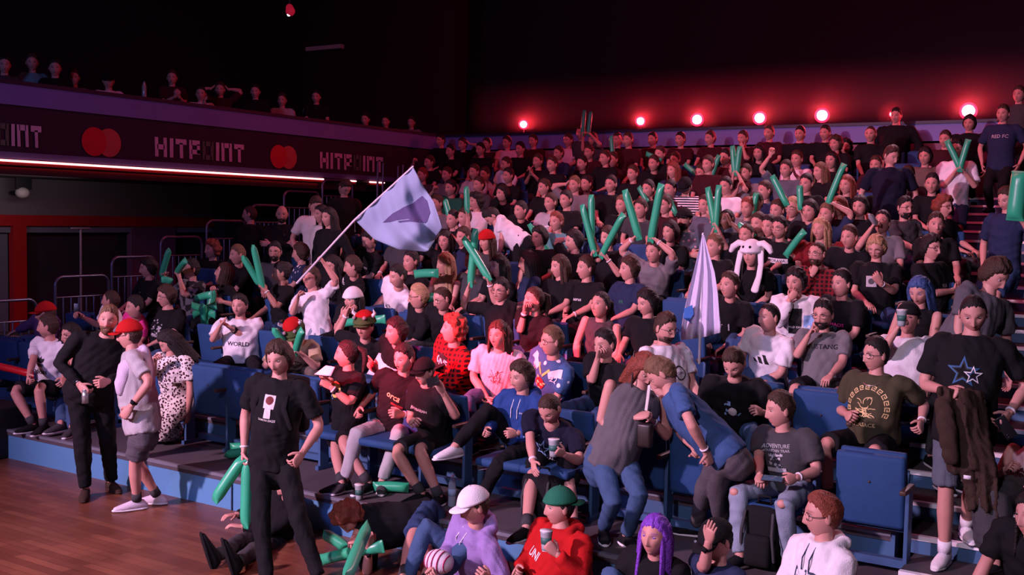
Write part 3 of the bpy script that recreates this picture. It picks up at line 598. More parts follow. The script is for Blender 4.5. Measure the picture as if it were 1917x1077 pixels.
def person(H, base='sit', lvl=0., pel=None, yaw=20, look=None, hr='lap', hl='lap', fr=None, fl=None, hair='sh', hc='b', top='t', tc='black', tpat=None, bot='jeans', bc='jeans', shoe='black', w=1., skin=0,
           lod=0, label='', beard=0, glasses=0, cap=None, band=0, watch=0, prints=(), group=None, knees=1., hs_=1.09, curlr=None, curll=None, hairL=.22, necky=0., poler=None, polel=None, extra=None, spread=.15, palmr=None, palml=None):
    H = np.asarray(H, float); R_ = rotm(*((yaw, 5, 0) if look is None else look)); B = rotm(yaw); lat, f = B[0], B[1]
    if base == 'sit':
        if pel is None: pel = np.array([H[0], H[1]+.02, lvl+.53])
    elif base == 'floor':
        if pel is None: pel = np.array([H[0], H[1]+.02, lvl+.13])
    elif pel is None: pel = np.array([H[0], H[1], H[2]-.72]); 
    pel = np.asarray(pel, float); sp = nrm(H-pel)
    N = H-(sp*.55+Zu*.45)/np.linalg.norm(sp*.55+Zu*.45)*.150*hs_-R_[1]*.010
    root_loc = np.array([pel[0], pel[1], lvl]); root = empty('person', root_loc, label, 'person', group)
    bn = nrm(N-pel); fp = nrm(f-bn*(f@bn)); la = np.cross(bn, fp); la = la*np.sign(la@lat); TL = np.linalg.norm(N-pel); sc = min(1.08, max(.86, TL/.50))
    at = lambda t, b=0.: pel+(N-pel)*t+fp*b
    chest = at(.70)
    P = dict(root=root, root_loc=root_loc, f=fp, lat=la, up=bn, chest=chest, H=H, N=N, pel=pel)
    # joints
    S = {s: at(.93)-fp*.01+la*s*.182*w for s in (-1, 1)}          # s=-1 own right, +1 own left
    J = {}
    for s, h, pole, curl, palm in ((-1, hr, poler, curlr, palmr), (1, hl, polel, curll, palml)):
        sd = la*s; dn = None; n = -sd*.8-Zu*.3; pl = -Zu+sd*.55-fp*.35; cu = .35
        if isinstance(h, str):
            if h == 'lap': T = pel+fp*.34+sd*.10+Zu*.13; n = -Zu; cu = .3; h_ = 0
            elif h == 'mid': T = pel+fp*.30+sd*.045+Zu*.13; n = -sd; cu = .6
            elif h == 'knee': T = pel+fp*.42+sd*.13+Zu*.10; n = -Zu; cu = .25
            elif h == 'chin': T = H+fp*.09-Zu*.19+sd*.02; n = -fp+Zu*.2; dn = Zu*.9-sd*.3; cu = .9
            elif h == 'mouth': T = H+fp*.12-Zu*.13+sd*.05; n = -fp; dn = Zu*.7-sd*.7; cu = .5
            elif h == 'up': T = S[s]+Zu*.40+fp*.16+sd*.02; n = fp; dn = Zu; cu = 1.1; pl = sd*1.+fp*.3
            elif h == 'upl': T = S[s]+Zu*.18+fp*.30-sd*.02; n = -sd; dn = Zu; cu = 1.1; pl = sd*.8-Zu*.5
            elif h == 'cross': T = chest+fp*.19-sd*.12-Zu*.10; n = -fp; dn = -sd; cu = .3; pl = sd-Zu*.3
            elif h == 'phone': T = chest+fp*.33+sd*.03-Zu*.02; n = -fp; dn = Zu*.8-sd*.3; cu = .8
            elif h == 'clap': T = H+fp*.27-Zu*.22+sd*.025; n = -sd; dn = Zu*.8+fp*.3; cu = .15
            elif h == 'hang': T = S[s]-Zu*.52+sd*.05+fp*.03; n = -sd; cu = .4
            elif h == 'head': T = H-fp*.03+sd*.14+Zu*.02; n = -sd; dn = -sd*.4+Zu; cu = .4; pl = sd+Zu*.2
            elif h == 'hip': T = pel+sd*.19+Zu*.08+fp*.02; n = -sd; pl = sd-fp*.5
            elif h == 'arm': T = pel+fp*.24+sd*.27+Zu*.19; n = -Zu; cu = .6
        else: T = np.asarray(h, float); cu = .8
        if pole is not None: pl = la*pole[0]+fp*pole[1]+Zu*pole[2]
        if curl is not None: cu = curl
        if palm is not None: n = la*palm[0]+fp*palm[1]+Zu*palm[2]
        E, T1 = ik(S[s], T, .285*sc, .255*sc, pl)
        if not isinstance(h, str): E, T1 = ik(S[s], T-nrm(T1-E)*.075, .285*sc, .255*sc, pl)
        T = T1; d = nrm(T-E)
        if dn is not None: d = nrm(d*.5+dn*.6)
        J[s] = (S[s], E, T, d, n, cu)
    P['wr'], P['wl'] = J[-1][2], J[1][2]; P['hr'] = J[-1][2]+J[-1][3]*.085; P['hl'] = J[1][2]+J[1][3]*.085; P['J'] = J
    hip = {s: pel+la*s*.088*w-bn*.02 for s in (-1, 1)}; K = {}
    for s, ft in ((-1, fr), (1, fl)):
        if ft is None:
            if base == 'sit': ft = np.array([*(pel+f*.40+lat*s*spread)[:2], lvl+.085])
            elif base == 'floor': ft = np.array([*(pel+f*.50+lat*s*spread)[:2], lvl+.085])
            else: ft = np.array([*(pel+lat*s*.11+f*.02*s)[:2], lvl+.085])
        ft = np.asarray(ft, float); L = .445 if base != 'stand' else max(.40, min(.49, np.linalg.norm(hip[s]-ft)/2*1.01))
        kn, ft = ik(hip[s], ft, L, L*.97, (f+Zu*.35+lat*s*.25*(knees)) if base != 'stand' else f); K[s] = (hip[s], kn, ft)
    P['K'] = K
    # ---- body
    g = G(); V1 = .0105 if lod else .016; seg = 12 if lod else 9
    g.tube([at(0), at(.25), at(.5), at(.75), at(.9), at(1.02)], np.array([(.14, .09), (.115, .08), (.13, .088), (.15, .088), (.115, .07), (.055, .055)])*[w, w], ref=la, seg=14)
    g.tube([at(.93), N, N+(H-N)*.45-R_[1]*.006, H-R_[1]*.022-R_[2]*.02], np.array([.060, .055, .052, .05])*(.93+.07*w), ref=la, seg=12)
    for s in (-1, 1):
        a, e, t, d, n, cu = J[s]; k = .92+.08*w
        Pp, Rr = limb(a, e, t, ((0, .3, .65, .92), (.034, .046, .042, .038)), ((.10, .3, .6, .88, 1), (.040, .041, .034, .027, .026))); g.tube(Pp, Rr*k*np.array([1.32 if (top == 'v' and i_ == 0) else 1. for i_ in range(len(Pp))]), seg=seg, ends=(1 if top == 'v' else 0, 1))
        a, e, t = K[s]; Pp, Rr = limb(a, e, t, ((0, .3, .7, .93), (.080, .075, .060, .052)), ((.08, .3, .6, .9, 1), (.052, .056, .047, .036, .036))); g.tube(Pp, Rr*k, seg=seg)
    body = put('body', g.mesh('body', off=root_loc), skinmat(skin, hc), root); PENDING.append([body, V1, 4, 0, None]); entry = PENDING[-1]
    # high detail head and hands, joined to the body surface afterwards
    h = G(); Xf = lambda Q: H+(Q*hs_)@R_
    h.add(Xf(HS[lod]), GR[lod][1], headfeat(HS[lod], beard*.6))
    for s in (-1, 1):
        h.ell(Xf(np.array([[s*.076, -.006, -.002]]))[0], np.array((.008, .018, .031))*hs_, R_, seg=8, rings=6)
        if lod:
            c = Xf(np.array([[s*.0315, .0700, .0105]]))[0]; D = np.array([(0, 0, 1)])
            g2 = G(); D = g2.ell(c, np.array((.0125, .0125, .0092))*hs_, R_, seg=14, rings=12); cc = np.zeros((len(D), 3)); cc[:, 2] = 1; ir = D[:, 1] > .72; cc[ir] = (0, 1, 0); h.add(np.concatenate(g2.v), g2.f, cc)
        _, e, t, d, n, cu = J[s]; hand(h, t, d, n, s*-1., cu, k=(.95+.05*w)*min(1.05, sc+.03), seg=8 if lod else 6)
    entry[4] = (h, root_loc)
    # ---- hair and headwear
    if hair:
        kk = 'cap' if (cap and hair in ('sh', 'bz', 'md', 'cu', 'qf')) else hair; Q, F = hair_geo(kk, lod); hg = G(); hg.add(Xf(Q), F)
        if hair == 'lg': V, F = curtain(hairL, lod=lod); hg.add(Xf(V), F)
        if hair == 'pony': hg.tube(Xf(np.array([(0, -.09, .05), (0, -.14, .03), (0, -.15, -.05), (0, -.13, -.15)])), [.028, .034, .03, .012], seg=10)
        if hair == 'bun': hg.ell(Xf(np.array([(0, -.115, .045)]))[0], (.035, .035, .033))
        put('hair', hg.mesh('hair', off=root_loc), hairmat(hc), root)
    if beard >= .9:
        D, F = GR[lod]; Pb = HS[lod]; m = np.clip((-Pb[:, 2]-.040-.03*(Pb[:, 1] < .05))/.012, 0, 1)*np.clip((Pb[:, 1]+.015)/.02, 0, 1); m = m*(1-gs(Pb[:, 0], 0, .02)*gs(Pb[:, 2], -.063, .008))
        bg = G(); bg.add(Xf(Pb+D*(m*.012*beard-(1-m)*.008)[:, None]), F); put('beard', bg.mesh('beard', off=root_loc), hairmat(hc), root)
    if glasses:
        gg = G()
        for s in (-1, 1):
            c = np.array([s*.033, .094, .008]); n_ = 16 if lod else 10; Pq = [c+np.array([.026*math.cos(t), -.004*abs(math.cos(t)), .020*math.sin(t)]) for t in np.linspace(0, 2*np.pi, n_+1)]
            gg.tube(Xf(np.array(Pq)), [.0022 if lod else .003]*len(Pq), seg=5, round_=False); gg.tube(Xf(np.array([(s*.058, .088, .012), (s*.078, .06, .012), (s*.080, -.01, .008)])), [.002]*3, seg=5)
        gg.tube(Xf(np.array([(-.009, .097, .010), (.009, .097, .010)])), [.002]*2, seg=5); put('glasses', gg.mesh('glasses', off=root_loc), mat('glasses_dark', (.01, .008, .01), .25, spec=.6), root)
    if cap:
        cg = G(); kind, cc = cap[0], cap[1]
        if kind in ('cap', 'capback'): capgeo(cg, Xf, lod, back=kind == 'capback', th=.024 if hair else .016); cg.ell(Xf(np.array([(0, -.005, .142)]))[0], (.008, .008, .005)); put('cap', cg.mesh('cap', off=root_loc), cloth(cc), root)
        elif kind == 'beanie': capgeo(cg, Xf, lod, th=.026, low=.022, peak=False); put('beanie', cg.mesh('beanie', off=root_loc), cloth(cc), root)
        elif kind == 'bunny':
            capgeo(cg, Xf, lod, th=.045, low=.020, peak=False)
            for s in (-1, 1):
                cg.tube(Xf(np.array([(s*.07, .02, .11), (s*.13, .02, .12), (s*.19, .02, .08), (s*.21, .02, .04)])), [.03, .036, .036, .026], seg=10)
                cg.tube(Xf(np.array([(s*.105, .02, .03), (s*.12, .04, -.08), (s*.12, .075, -.2), (s*(.10 if s > 0 else .14), .12, -.33)])), np.array([(.035, .014), (.032, .016), (.034, .018), (.045, .022)]), seg=10)
            o = put('plush_hat', cg.mesh('plush_hat', off=root_loc), cloth('white'), root)
            for s in (-1, 1):
                e = G(); e.ell(Xf(np.array([(s*.035, .112, .085)]))[0], (.013, .013, .016)); put('hat_eye', e.mesh('hat_eye', off=root_loc), cloth('black'), o)
        elif kind == 'goat':
            capgeo(cg, Xf, lod, th=.034, low=.028, brim=.05, peak=True); o = put('felt_hat', cg.mesh('felt_hat', off=root_loc), cloth('olive2'), root)
            e = G(); capgeo(e, Xf, lod, th=.042, low=.075, peak=False); put('hat_crown', e.mesh('hat_crown', off=root_loc), cloth('red'), o)
            for s in (-1, 1):
                e = G(); e.tube(Xf(np.array([(s*.08, .0, .10), (s*.11, .01, .135), (s*.10, .02, .165)])), [.022, .014, .004], seg=8); put('hat_horn', e.mesh('hat_horn', off=root_loc), cloth('white'), o)
                e = G(); e.ell(Xf(np.array([(s*.05, .105, .10)]))[0], (.02, .02, .02)); put('hat_knob', e.mesh('hat_knob', off=root_loc), cloth('pinkgrey'), o)
    # ---- top
    vx = .013 if lod else .021; fat = max(0, w-1)
    tt = G(); k = w; b0 = -.10 if base == 'stand' else -.02
    tr = np.array([(.180, .125+fat*.25), (.168, .12+fat*.4), (.165, .122+fat*.4), (.180, .125+fat*.2), (.190, .118), (.158, .10), (.082, .076)])*[k, 1]
    if top in ('v',): tr = tr*[.95, .98]
    if top in ('h', 'j'): tr = tr*1.08
    tt.tube([pel+bn*b0*(1 if base == 'stand' else 1), at(.16, .0), at(.36, .008), at(.62, .01), at(.82), at(.945), at(1.03)], tr, ref=la, seg=18, round_=False)
    for s in (-1, 1):
        a, e, t, d, n, cu = J[s]
        if top in ('t', 'plunge'): Pp = [a-la*s*.07+bn*.004, a-la*s*.02+bn*.004, a+(e-a)*.10, a+(e-a)*.3, a+(e-a)*.74]; tt.tube(Pp, np.array([.056, .060, .064, .065, .068])*(.9+.1*w), seg=12, round_=False)
        elif top in ('l', 'h', 'j'):
            q = 1.0 if top == 'l' else 1.15; Pp = [a-la*s*.07, a-la*s*.01+(e-a)*.05, a+(e-a)*.3, a+(e-a)*.7, e, e+(t-e)*.3, e+(t-e)*.65, e+(t-e)*.93]
            tt.tube(Pp, np.array([.058, .066, .066, .060, .058, .054, .048, .038])*q, seg=12, round_=False)
        elif top == 'v': tt.tube([at(.78)+la*s*.09, at(.97)+la*s*.10], [.05, .035], seg=8)
    if top in ('h',):
        hd = N-fp*.07+bn*.01; tt.tube([N+la*.10+fp*.02, hd+la*.08-fp*.02, hd-fp*.035, hd-la*.08-fp*.02, N-la*.10+fp*.02], [.032, .045, .055, .045, .032], seg=10)
    nm = dict(t='t_shirt', l='jumper', h='hoodie', j='jacket', v='tank_top', dress='dress', plunge='top')[top if top != 'dress' else 't']
    P['shirt'] = clothobj(nm, tt, cloth(tc, tpat), root, root_loc, vx, folds=1. if lod else .6)
    if top in ('h',) and lod:
        for s in (-1, 1):
            e = G(); q = N+la*s*.03+fp*.085; e.tube([q, q-bn*.08+fp*.055, q-bn*.15+fp*.06], [.004]*3, seg=6); put('drawstring', e.mesh('drawstring', off=root_loc), cloth('white' if tc != 'white' else 'navy'), root)
    # ---- trousers / shorts / skirt
    bg = G(); bg.tube([at(-.03) if base != 'stand' else pel-bn*.13, pel, at(.20)], np.array([(.165, .115), (.172, .122), (.150, .11)])*[w, 1+fat], ref=la, seg=14)
    for s in (-1, 1):
        a, e, t = K[s]; k = .9+.1*w
        if bot == 'shorts': bg.tube([a, a+(e-a)*.4, a+(e-a)*.86], np.array([.092, .088, .088])*k, seg=12, round_=False)
        elif bot == 'skirt': bg.tube([a, a+(e-a)*.5, e, e+(t-e)*.6], [.11, .12, .13, .12], seg=12)
        else:
            q = dict(jeans=1., wide=1.15).get(bot, 1.); Pp = [a, a+(e-a)*.35, a+(e-a)*.75, e, e+(t-e)*.25, e+(t-e)*.6, e+(t-e)*.93]
            bg.tube(Pp, np.array([.088, .083, .072, .068, .064, .056, .052])*k*q, seg=12, round_=False)
    P['trousers'] = clothobj({'shorts': 'shorts', 'skirt': 'skirt'}.get(bot, 'trousers'), bg, cloth(bc), root, root_loc, vx, folds=.8 if lod else .4)
    # ---- shoes
    for s in (-1, 1):
        a, e, t = K[s]; fd = nrm(f+lat*s*.25); z0 = t[2]-.085
        if base == 'floor' and extra == 'toesup': fd = nrm(Zu+f*.3)
        sg = G(); c = t*[1, 1, 0]+[0, 0, z0]; lt = np.cross(fd, Zu)
        up_ = Zu
        if extra == 'toesup': up_ = -f; c = t+f*.06; lt = lat
        q = [c-fd*.075+up_*.035, c-fd*.05+up_*.05, c+fd*.0+up_*.055, c+fd*.06+up_*.045, c+fd*.13+up_*.034, c+fd*.18+up_*.028]
        sg.tube(q, np.array([(.028, .028), (.038, .045), (.042, .055), (.046, .042), (.048, .030), (.034, .020)]), ref=lt, seg=12); o = put('shoe', sg.mesh('shoe', off=root_loc), cloth(shoe), root)
        if lod:
            sg = G(); sg.tube([c-fd*.085+up_*.014, c-fd*.04+up_*.012, c+fd*.06+up_*.012, c+fd*.14+up_*.012, c+fd*.20+up_*.014], np.array([(.026, .014), (.040, .015), (.047, .014), (.048, .013), (.028, .012)]), ref=lt, seg=12)
            put('sole', sg.mesh('sole', off=root_loc), cloth('black' if extra == 'toesup' else ('white' if shoe != 'brown' else 'brown')), o)
            if bot == 'shorts' and base != 'x': sk = G(); sk.tube([t+(e-t)*.02, t+(e-t)*.22], [.046, .046], seg=12, round_=False); put('sock', sk.mesh('sock', off=root_loc), cloth('white' if shoe == 'white' else 'dgrey'), root)
    for s, b_ in ((-1, band & 1), (1, band & 2)):
        if b_: e, t = J[s][1], J[s][2]; d = nrm(t-e); q = G(); q.tube([t-d*.035, t-d*.022], [.033, .0325], seg=12, round_=False); put('wristband', q.mesh('wristband', off=root_loc), cloth('white'), root)
    for s, b_ in ((-1, watch & 1), (1, watch & 2)):
        if b_: e, t = J[s][1], J[s][2]; d = nrm(t-e); q = G(); q.tube([t-d*.06, t-d*.042], [.034, .0335], seg=12, round_=False); n = J[s][4]; n = nrm(n-d*(n@d)); q.box(t-d*.05-n*.034, (.017, .017, .006), np.array([d, np.cross(n, d), n])); put('watch', q.mesh('watch', off=root_loc), cloth('black'), root)
    P['prints'] = prints; STATS.append((label, TL)); PEOPLE.append(P)
    return P
PEOPLE = []
CLOTH['olive2'] = (.07, .10, .035); CLOTH['pinkgrey'] = (.35, .22, .25)
def folds(V, Nn, amp, rg):
    d = np.zeros(len(V))
    for i in range(5):
        k = rg.normal(size=3); k[2] *= .7; k = nrm(k)*rg.uniform(28, 75); w = rg.normal(size=3)*9
        d += np.sin(V@k+2.2*np.sin(V@w+rg.uniform(0, 6))+rg.uniform(0, 6))*rg.uniform(.5, 1)
    d = d+1.6*np.abs(np.sin(V@rg.normal(size=3)*30+3*np.sin(V@(rg.normal(size=3)*11))))
    return V+Nn*(d*.0029*amp)[:, None]
def finish_people():
    for o, vx, sm, fo, ex in PENDING:
        m = o.modifiers.new('r', 'REMESH'); m.mode = 'VOXEL'; m.voxel_size = vx; m.use_smooth_shade = True
        m = o.modifiers.new('s', 'SMOOTH'); m.iterations = sm; m.factor = .5
    dg = bpy.context.evaluated_depsgraph_get(); dg.update(); new = []
    for o, vx, sm, fo, ex in PENDING: new.append(bpy.data.meshes.new_from_object(o.evaluated_get(dg)))
    rg = np.random.default_rng(3); tot = 0
    for (o, vx, sm, fo, ex), me in zip(PENDING, new):
        o.modifiers.clear(); n = len(me.vertices); tot += n; V = np.empty(n*3); me.vertices.foreach_get('co', V); V = V.reshape(-1, 3)
        if fo:
            Nn = np.empty(n*3); me.vertex_normals.foreach_get('vector', Nn); V2 = folds(V, Nn.reshape(-1, 3), fo, rg); me.vertices.foreach_set('co', V2.ravel()); me.update()
            me.polygons.foreach_set('use_smooth', [True]*len(me.polygons)); old = o.data; o.data = me; bpy.data.meshes.remove(old)
            continue
        h, off = ex; F = np.empty(len(me.loops), dtype=np.int32); me.loops.foreach_get('vertex_index', F)
        ls = np.empty(len(me.polygons), dtype=np.int32); lt = np.empty(len(me.polygons), dtype=np.int32); me.polygons.foreach_get('loop_start', ls); me.polygons.foreach_get('loop_total', lt)
        HV_ = np.concatenate(h.v)-off; hf = np.array([i for q in h.f for i in q], dtype=np.int32)+n; hl = np.array([len(q) for q in h.f], dtype=np.int32)
        m2 = bpy.data.meshes.new('body'); m2.vertices.add(n+len(HV_)); m2.vertices.foreach_set('co', np.concatenate([V, HV_]).ravel())
        m2.loops.add(len(F)+len(hf)); m2.loops.foreach_set('vertex_index', np.concatenate([F, hf])); m2.polygons.add(len(ls)+len(hl))
        m2.polygons.foreach_set('loop_start', np.concatenate([ls, len(F)+np.concatenate([[0], np.cumsum(hl)[:-1]])]).astype(np.int32)); m2.polygons.foreach_set('loop_total', np.concatenate([lt, hl]).astype(np.int32))
        m2.update(calc_edges=True); m2.validate(); m2.polygons.foreach_set('use_smooth', [True]*len(m2.polygons))
        a = m2.color_attributes.new('feature', 'FLOAT_COLOR', 'POINT'); C = np.zeros((len(m2.vertices), 4)); C[:, 3] = 1; hc_ = np.concatenate(h.c); C[n:n+len(hc_), :3] = hc_; a.data.foreach_set('color', C.ravel())
        m2.materials.append(o.data.materials[0]); old = o.data; o.data = m2; bpy.data.meshes.remove(old); bpy.data.meshes.remove(me)
    for P in PEOPLE:
        if P['prints']: decal(P, P['prints'])
    print('verts', tot, 'people', len(PEOPLE))
def TX(t, size, x=0, y=0, col='white', rot=0, back=0): return (textmesh(t, size), x, y, col, rot, back)
def SHP(kind, s, x=0, y=0, col='white', rot=0, back=0, **k): return (shape(kind, s, **k), x, y, col, rot, back)
# ================================================================ the crowd, person by person
def Q(k, x, y, yaw, hair, hc, top, tc, label, base='sit', dv=0., lvl=None, v=None, z0=None, **kw):
    """k = row; x, y = where the face is seen; hands, feet and hips may be given the same way"""
    vv = v if v is not None else HV(k)+dv; H = PV(x, y, vv); L = LV(k) if lvl is None else lvl
    if base in ('sit', 'floor') and 'pel' not in kw:      # keep a real torso length: a low head means leaning forward
        pz = L+(.53 if base == 'sit' else .13); H0 = H; dz = H[2]-pz; fw = min(.34, math.sqrt(max(0, .60**2-dz*dz))*.85) if dz < .60 else 0
        H = PV(x, y, vv-fw); kw['pel'] = np.array([H0[0], vv+.03, min(pz, H[2]-.28)]); vv = vv-fw*.5
    if base == 'sit': kw.setdefault('look', (yaw-6, 4, 0)); yaw += 12
    for a in ('hr', 'hl'):
        if isinstance(kw.get(a), tuple): kw[a] = PV(kw[a][0], kw[a][1], vv+kw[a][2])
    for a in ('fr', 'fl'):
        if isinstance(kw.get(a), tuple): kw[a] = PZ(kw[a][0], kw[a][1], L+.085)
    if isinstance(kw.get('pel'), tuple): kw['pel'] = PV(kw['pel'][0], kw['pel'][1], vv+kw['pel'][2])
    if isinstance(kw.get('look'), (int, float)): kw['look'] = (kw['look'], 4, 0)
    kw.setdefault('lod', 1); kw.setdefault('look', (yaw-6, 4, 0))
    if base == 'sit': SEATED.append((k, H[0]))
    P = person(H, base, L, yaw=yaw, hair=hair, hc=hc, top=top, tc=tc, label=label, **kw); P['k'] = k; P['tc'] = tc; return P
SEATED = []; STICKN = [0]
mstick = mat('inflatable_green', (.035, .43, .22), .34, spec=.5, bump=.04, bscale=14)
_b = MATS['inflatable_green'].node_tree.nodes['Principled BSDF']; setin(_b, 'Subsurface Weight', .0)
def stick_at(A, B, label, r=.040, group=None):
    """inflated clapping tube from A to B with pinched flat ends"""
    A = np.asarray(A, float); B = np.asarray(B, float); d = nrm(B-A); L = np.linalg.norm(B-A); g = G(); t = [-.02, 0, .03, .08, .16, .3, .5, .7, .84, .92, .97, 1., 1.02]
    rr = [(1.1, .10), (1.15, .14), (1.08, .5), (1, .85), (1, 1), (1, 1.02), (1.02, 1), (1, 1), (1, 1), (1, .85), (1.08, .5), (1.15, .14), (1.1, .10)]
    mid = (A+B)/2; g.tube([A+(B-A)*q+Zu*0.008*math.sin(q*3.1) for q in t], np.array(rr)*r, ref=np.cross(d, [.3, .8, .1]), seg=14, round_=False)
    return tag(put('inflatable_stick', g.mesh('inflatable_stick', off=mid), mstick, None, mid), label, 'inflatable stick', group)
def hold(P, h, tip, dv=0., label='', L=None, r=.040, back=.06):
    p = P['h'+h]; T = PV(tip[0], tip[1], p[1]+dv); d = nrm(T-p)
    return stick_at(p-d*back, T if L is None else p+d*L, label, r)
def sheet(name, pts, m, label, cat, th=.002):
    P = np.array(pts, float); c = P.mean(0); n = nrm(np.cross(P[1]-P[0], P[3]-P[0]))*th; g = G(); N_ = 7
    V = []
    for s in (1, -1):
        for i in range(N_):
            for j in range(N_):
                a, b = i/(N_-1), j/(N_-1); q = P[0]*(1-a)*(1-b)+P[1]*a*(1-b)+P[2]*a*b+P[3]*(1-a)*b; V.append(q+n*s+n/th*.012*math.sin(a*3.1)*math.cos(b*2))
    F = []; o = N_*N_
    for i in range(N_-1):
        for j in range(N_-1): q = i*N_+j; F += [(q, q+1, q+N_+1, q+N_), (o+q, o+q+N_, o+q+N_+1, o+q+1)]
    for j in range(N_-1): F += [(j, o+j, o+j+1, j+1), (o-N_+j, o-N_+j+1, 2*o-N_+j+1, 2*o-N_+j)]
    for i in range(N_-1): q = i*N_; F += [(q, q+N_, o+q+N_, o+q), (q+N_-1, o+q+N_-1, o+q+2*N_-1, q+2*N_-1)]
    g.add(V, F); return tag(put(name, g.mesh(name, off=c), m, None, c), label, cat)
mpaper = mat('paper', (.80, .76, .80), .8)
def cup(p, label, up=Zu, h=.13):
    r = empty('drinks_cup', p, label, 'cup'); p = np.asarray(p); g = G(); t = np.array([.0, .02, h*.5, h-.01, h]); g.tube([p+up*(q-h/2) for q in t], np.array([.030, .031, .036, .041, .043]), seg=18, round_=False)
    put('cup_body', g.mesh('cup_body', off=p), mat('cup_grey', (.34, .38, .40), .35), r); g = G(); g.tube([p+up*(-h*.15), p+up*(h*.2)], [.0352, .0385], seg=18, round_=False); put('cup_print', g.mesh('cup_print', off=p), mat('cup_print', (.04, .14, .12), .5), r)
    g = G(); g.tube([p+up*(h/2), p+up*(h/2+.006)], [.045, .044], seg=18, round_=False); put('rim', g.mesh('rim', off=p), mat('cup_rim', (.7, .7, .72), .4), r); return r
def phone(p, n, up, label):
    n = nrm(np.asarray(n, float)); up = nrm(up-n*(up@n)); x = np.cross(up, n); r = empty('phone', p, label, 'phone'); g = G(); g.box(p, (.037, .076, .0045), np.array([x, up, n]), bev=.003); put('case', g.mesh('case', off=p), mat('phone_case', (.01, .01, .012), .3), r)
    g = G(); g.box(p-n*.005, (.034, .070, .0006), np.array([x, up, n])); put('screen', g.mesh('screen', off=p), mat('phone_screen', (.02, .03, .06), .1, emis=(.15, .2, .4), estr=.25), r)
    g = G(); [g.tube([p+n*.004+x*.018+up*(.045+i*.017), p+n*.0065+x*.018+up*(.045+i*.017)], [.006, .006], seg=8, round_=False) for i in range(2)]; put('camera_lens', g.mesh('camera_lens', off=p), mat('lens_dark', (.03, .03, .05), .1), r); return r
# ---- standing on the wooden floor and on the front deck
fv = PZ(182, 922, .085)[1]
P = Q(0, 203, 600, 62, 'sh', 'n', 'l', 'black', 'bearded person in black jumper holding a can, leaning towards the red cap', base='stand', lvl=0, v=fv-.1, look=(46, 0, -8), pel=(168, 722, .05),
      hr=(157, 732, -.2), hl=(192, 722, -.22), fr=(160, 916), fl=(208, 902), bc='black', shoe='brown', w=1.26, beard=1., band=1, bot='wide')
g = G(); c = P['hr']-Zu*.05; g.tube([c-Zu*.06, c+Zu*.06], [.030, .030], seg=16, round_=False); r = empty('drinks_can', c, 'grey drinks can held low by the bearded person in black', 'can'); put('can_body', g.mesh('can_body', off=c), mat('can_grey', (.45, .47, .46), .3, .7), r)
g = G(); g.tube([c+Zu*.06, c+Zu*.068], [.026, .022], seg=16, round_=False); put('lid', g.mesh('lid', off=c), mat('can_lid', (.6, .6, .6), .3, .8), r)
fv = PZ(268, 945, .085)[1]
P = Q(0, 243, 628, -42, 'sh', 'b', 't', 'lgrey', 'person in red cap and grey shorts with a pale hoodie over the shoulders', base='stand', lvl=0, v=fv, look=(-52, 5, 0), pel=(266, 790, .0),
      hl=(236, 776, -.25), hr='hip', fl=(256, 938), fr=(294, 928), bot='shorts', bc='shorts', shoe='lavwhite', w=1.12, glasses=1, cap=('cap', 'red'), watch=2, curll=.5)
g = G(); N_ = P['N']; f = P['f']; la = P['lat']
for s in (-1, 1):
    g.tube([N_-f*.08+la*s*.03-Zu*.02, N_+la*s*.11-f*.03-Zu*.03, N_+la*s*.17+f*.05-Zu*.12, N_+la*s*.18+f*.09-Zu*.26, N_+la*s*.17+f*.09-Zu*.34], np.array([(.07, .05), (.085, .05), (.08, .045), (.065, .04), (.05, .035)]), ref=f, seg=12)
g.tube([N_-f*.10-Zu*.0, N_-f*.135-Zu*.14, N_-f*.14-Zu*.30, N_-f*.13-Zu*.46], np.array([(.10, .045), (.17, .05), (.19, .05), (.17, .03)]), ref=la, seg=14)
o = put('draped_hoodie', g.mesh('draped_hoodie', off=N_), cloth('lavcloth') if 'lavcloth' in CLOTH else cloth('cream'), None, N_); tag(o, 'pale lilac hoodie hung over the shoulders of the person in the red cap', 'hoodie'); PENDING.append([o, .013, 3, 1.2, None])
P = Q(1, 318, 640, 10, 'lg', 'k', 't', 'cream', 'person in a pink and black flowered dress bending forward behind the red cap', base='stand', lvl=.32, v=7.45, look=(-30, 40, 0), pel=(330, 745, .1),
      tpat='floral', hr=(292, 668, -.25), hl='hang', fr=(318, 806), fl=(338, 806), bot='skirt', bc='cream2', shoe='black', hairL=.30)
P['trousers'].data.materials[0] = cloth('cream', 'floral')
# boy in black with two green sticks
fv = PZ(545, 1085, .0)[1]
P = Q(0, 523, 672, 18, 'md', 'b', 't', 'black', 'teenager in black T-shirt standing in front with two green sticks hanging from one hand', base='stand', lvl=0, v=fv, look=(16, 15, 4), pel=(512, 850, .02),
      hr=(455, 862, -.08), hl=(560, 866, -.12), fr=(500, 1092), fl=(598, 1086), bc='black', shoe='black', w=1.1, band=1, curlr=1., bot='jeans',
      prints=[SHP('rect', .1, .0, .03, 'cream', w=.085, h=.10), SHP('disc', .03, .0, .04, 'dred'), SHP('rect', .1, .0, -.055, 'cream', w=.05, h=.07), TX('DEMON DAZE', .022, 0, -.105, 'cream')])
Pboy = P
p = P['hr']; stick_at(p+[0, 0, .03], PV(402, 938, p[1]-.15), 'green inflatable stick pointing sideways from the hand of the teenager in black', .045)
stick_at(p+[0.02, 0.02, .03], PV(460, 988, p[1]-.05), 'green inflatable stick hanging straight down from the hand of the teenager in black', .045)
g = G()
for s in (-1, 1):
    c = P['N']; g.tube([c+P['lat']*s*.10+P['f']*.04, P['chest']+P['lat']*s*.12+P['f']*.135, P['chest']+P['lat']*s*.15+P['f']*.09-Zu*.16], np.array([(.022, .006)]*3), ref=P['lat'], seg=8)
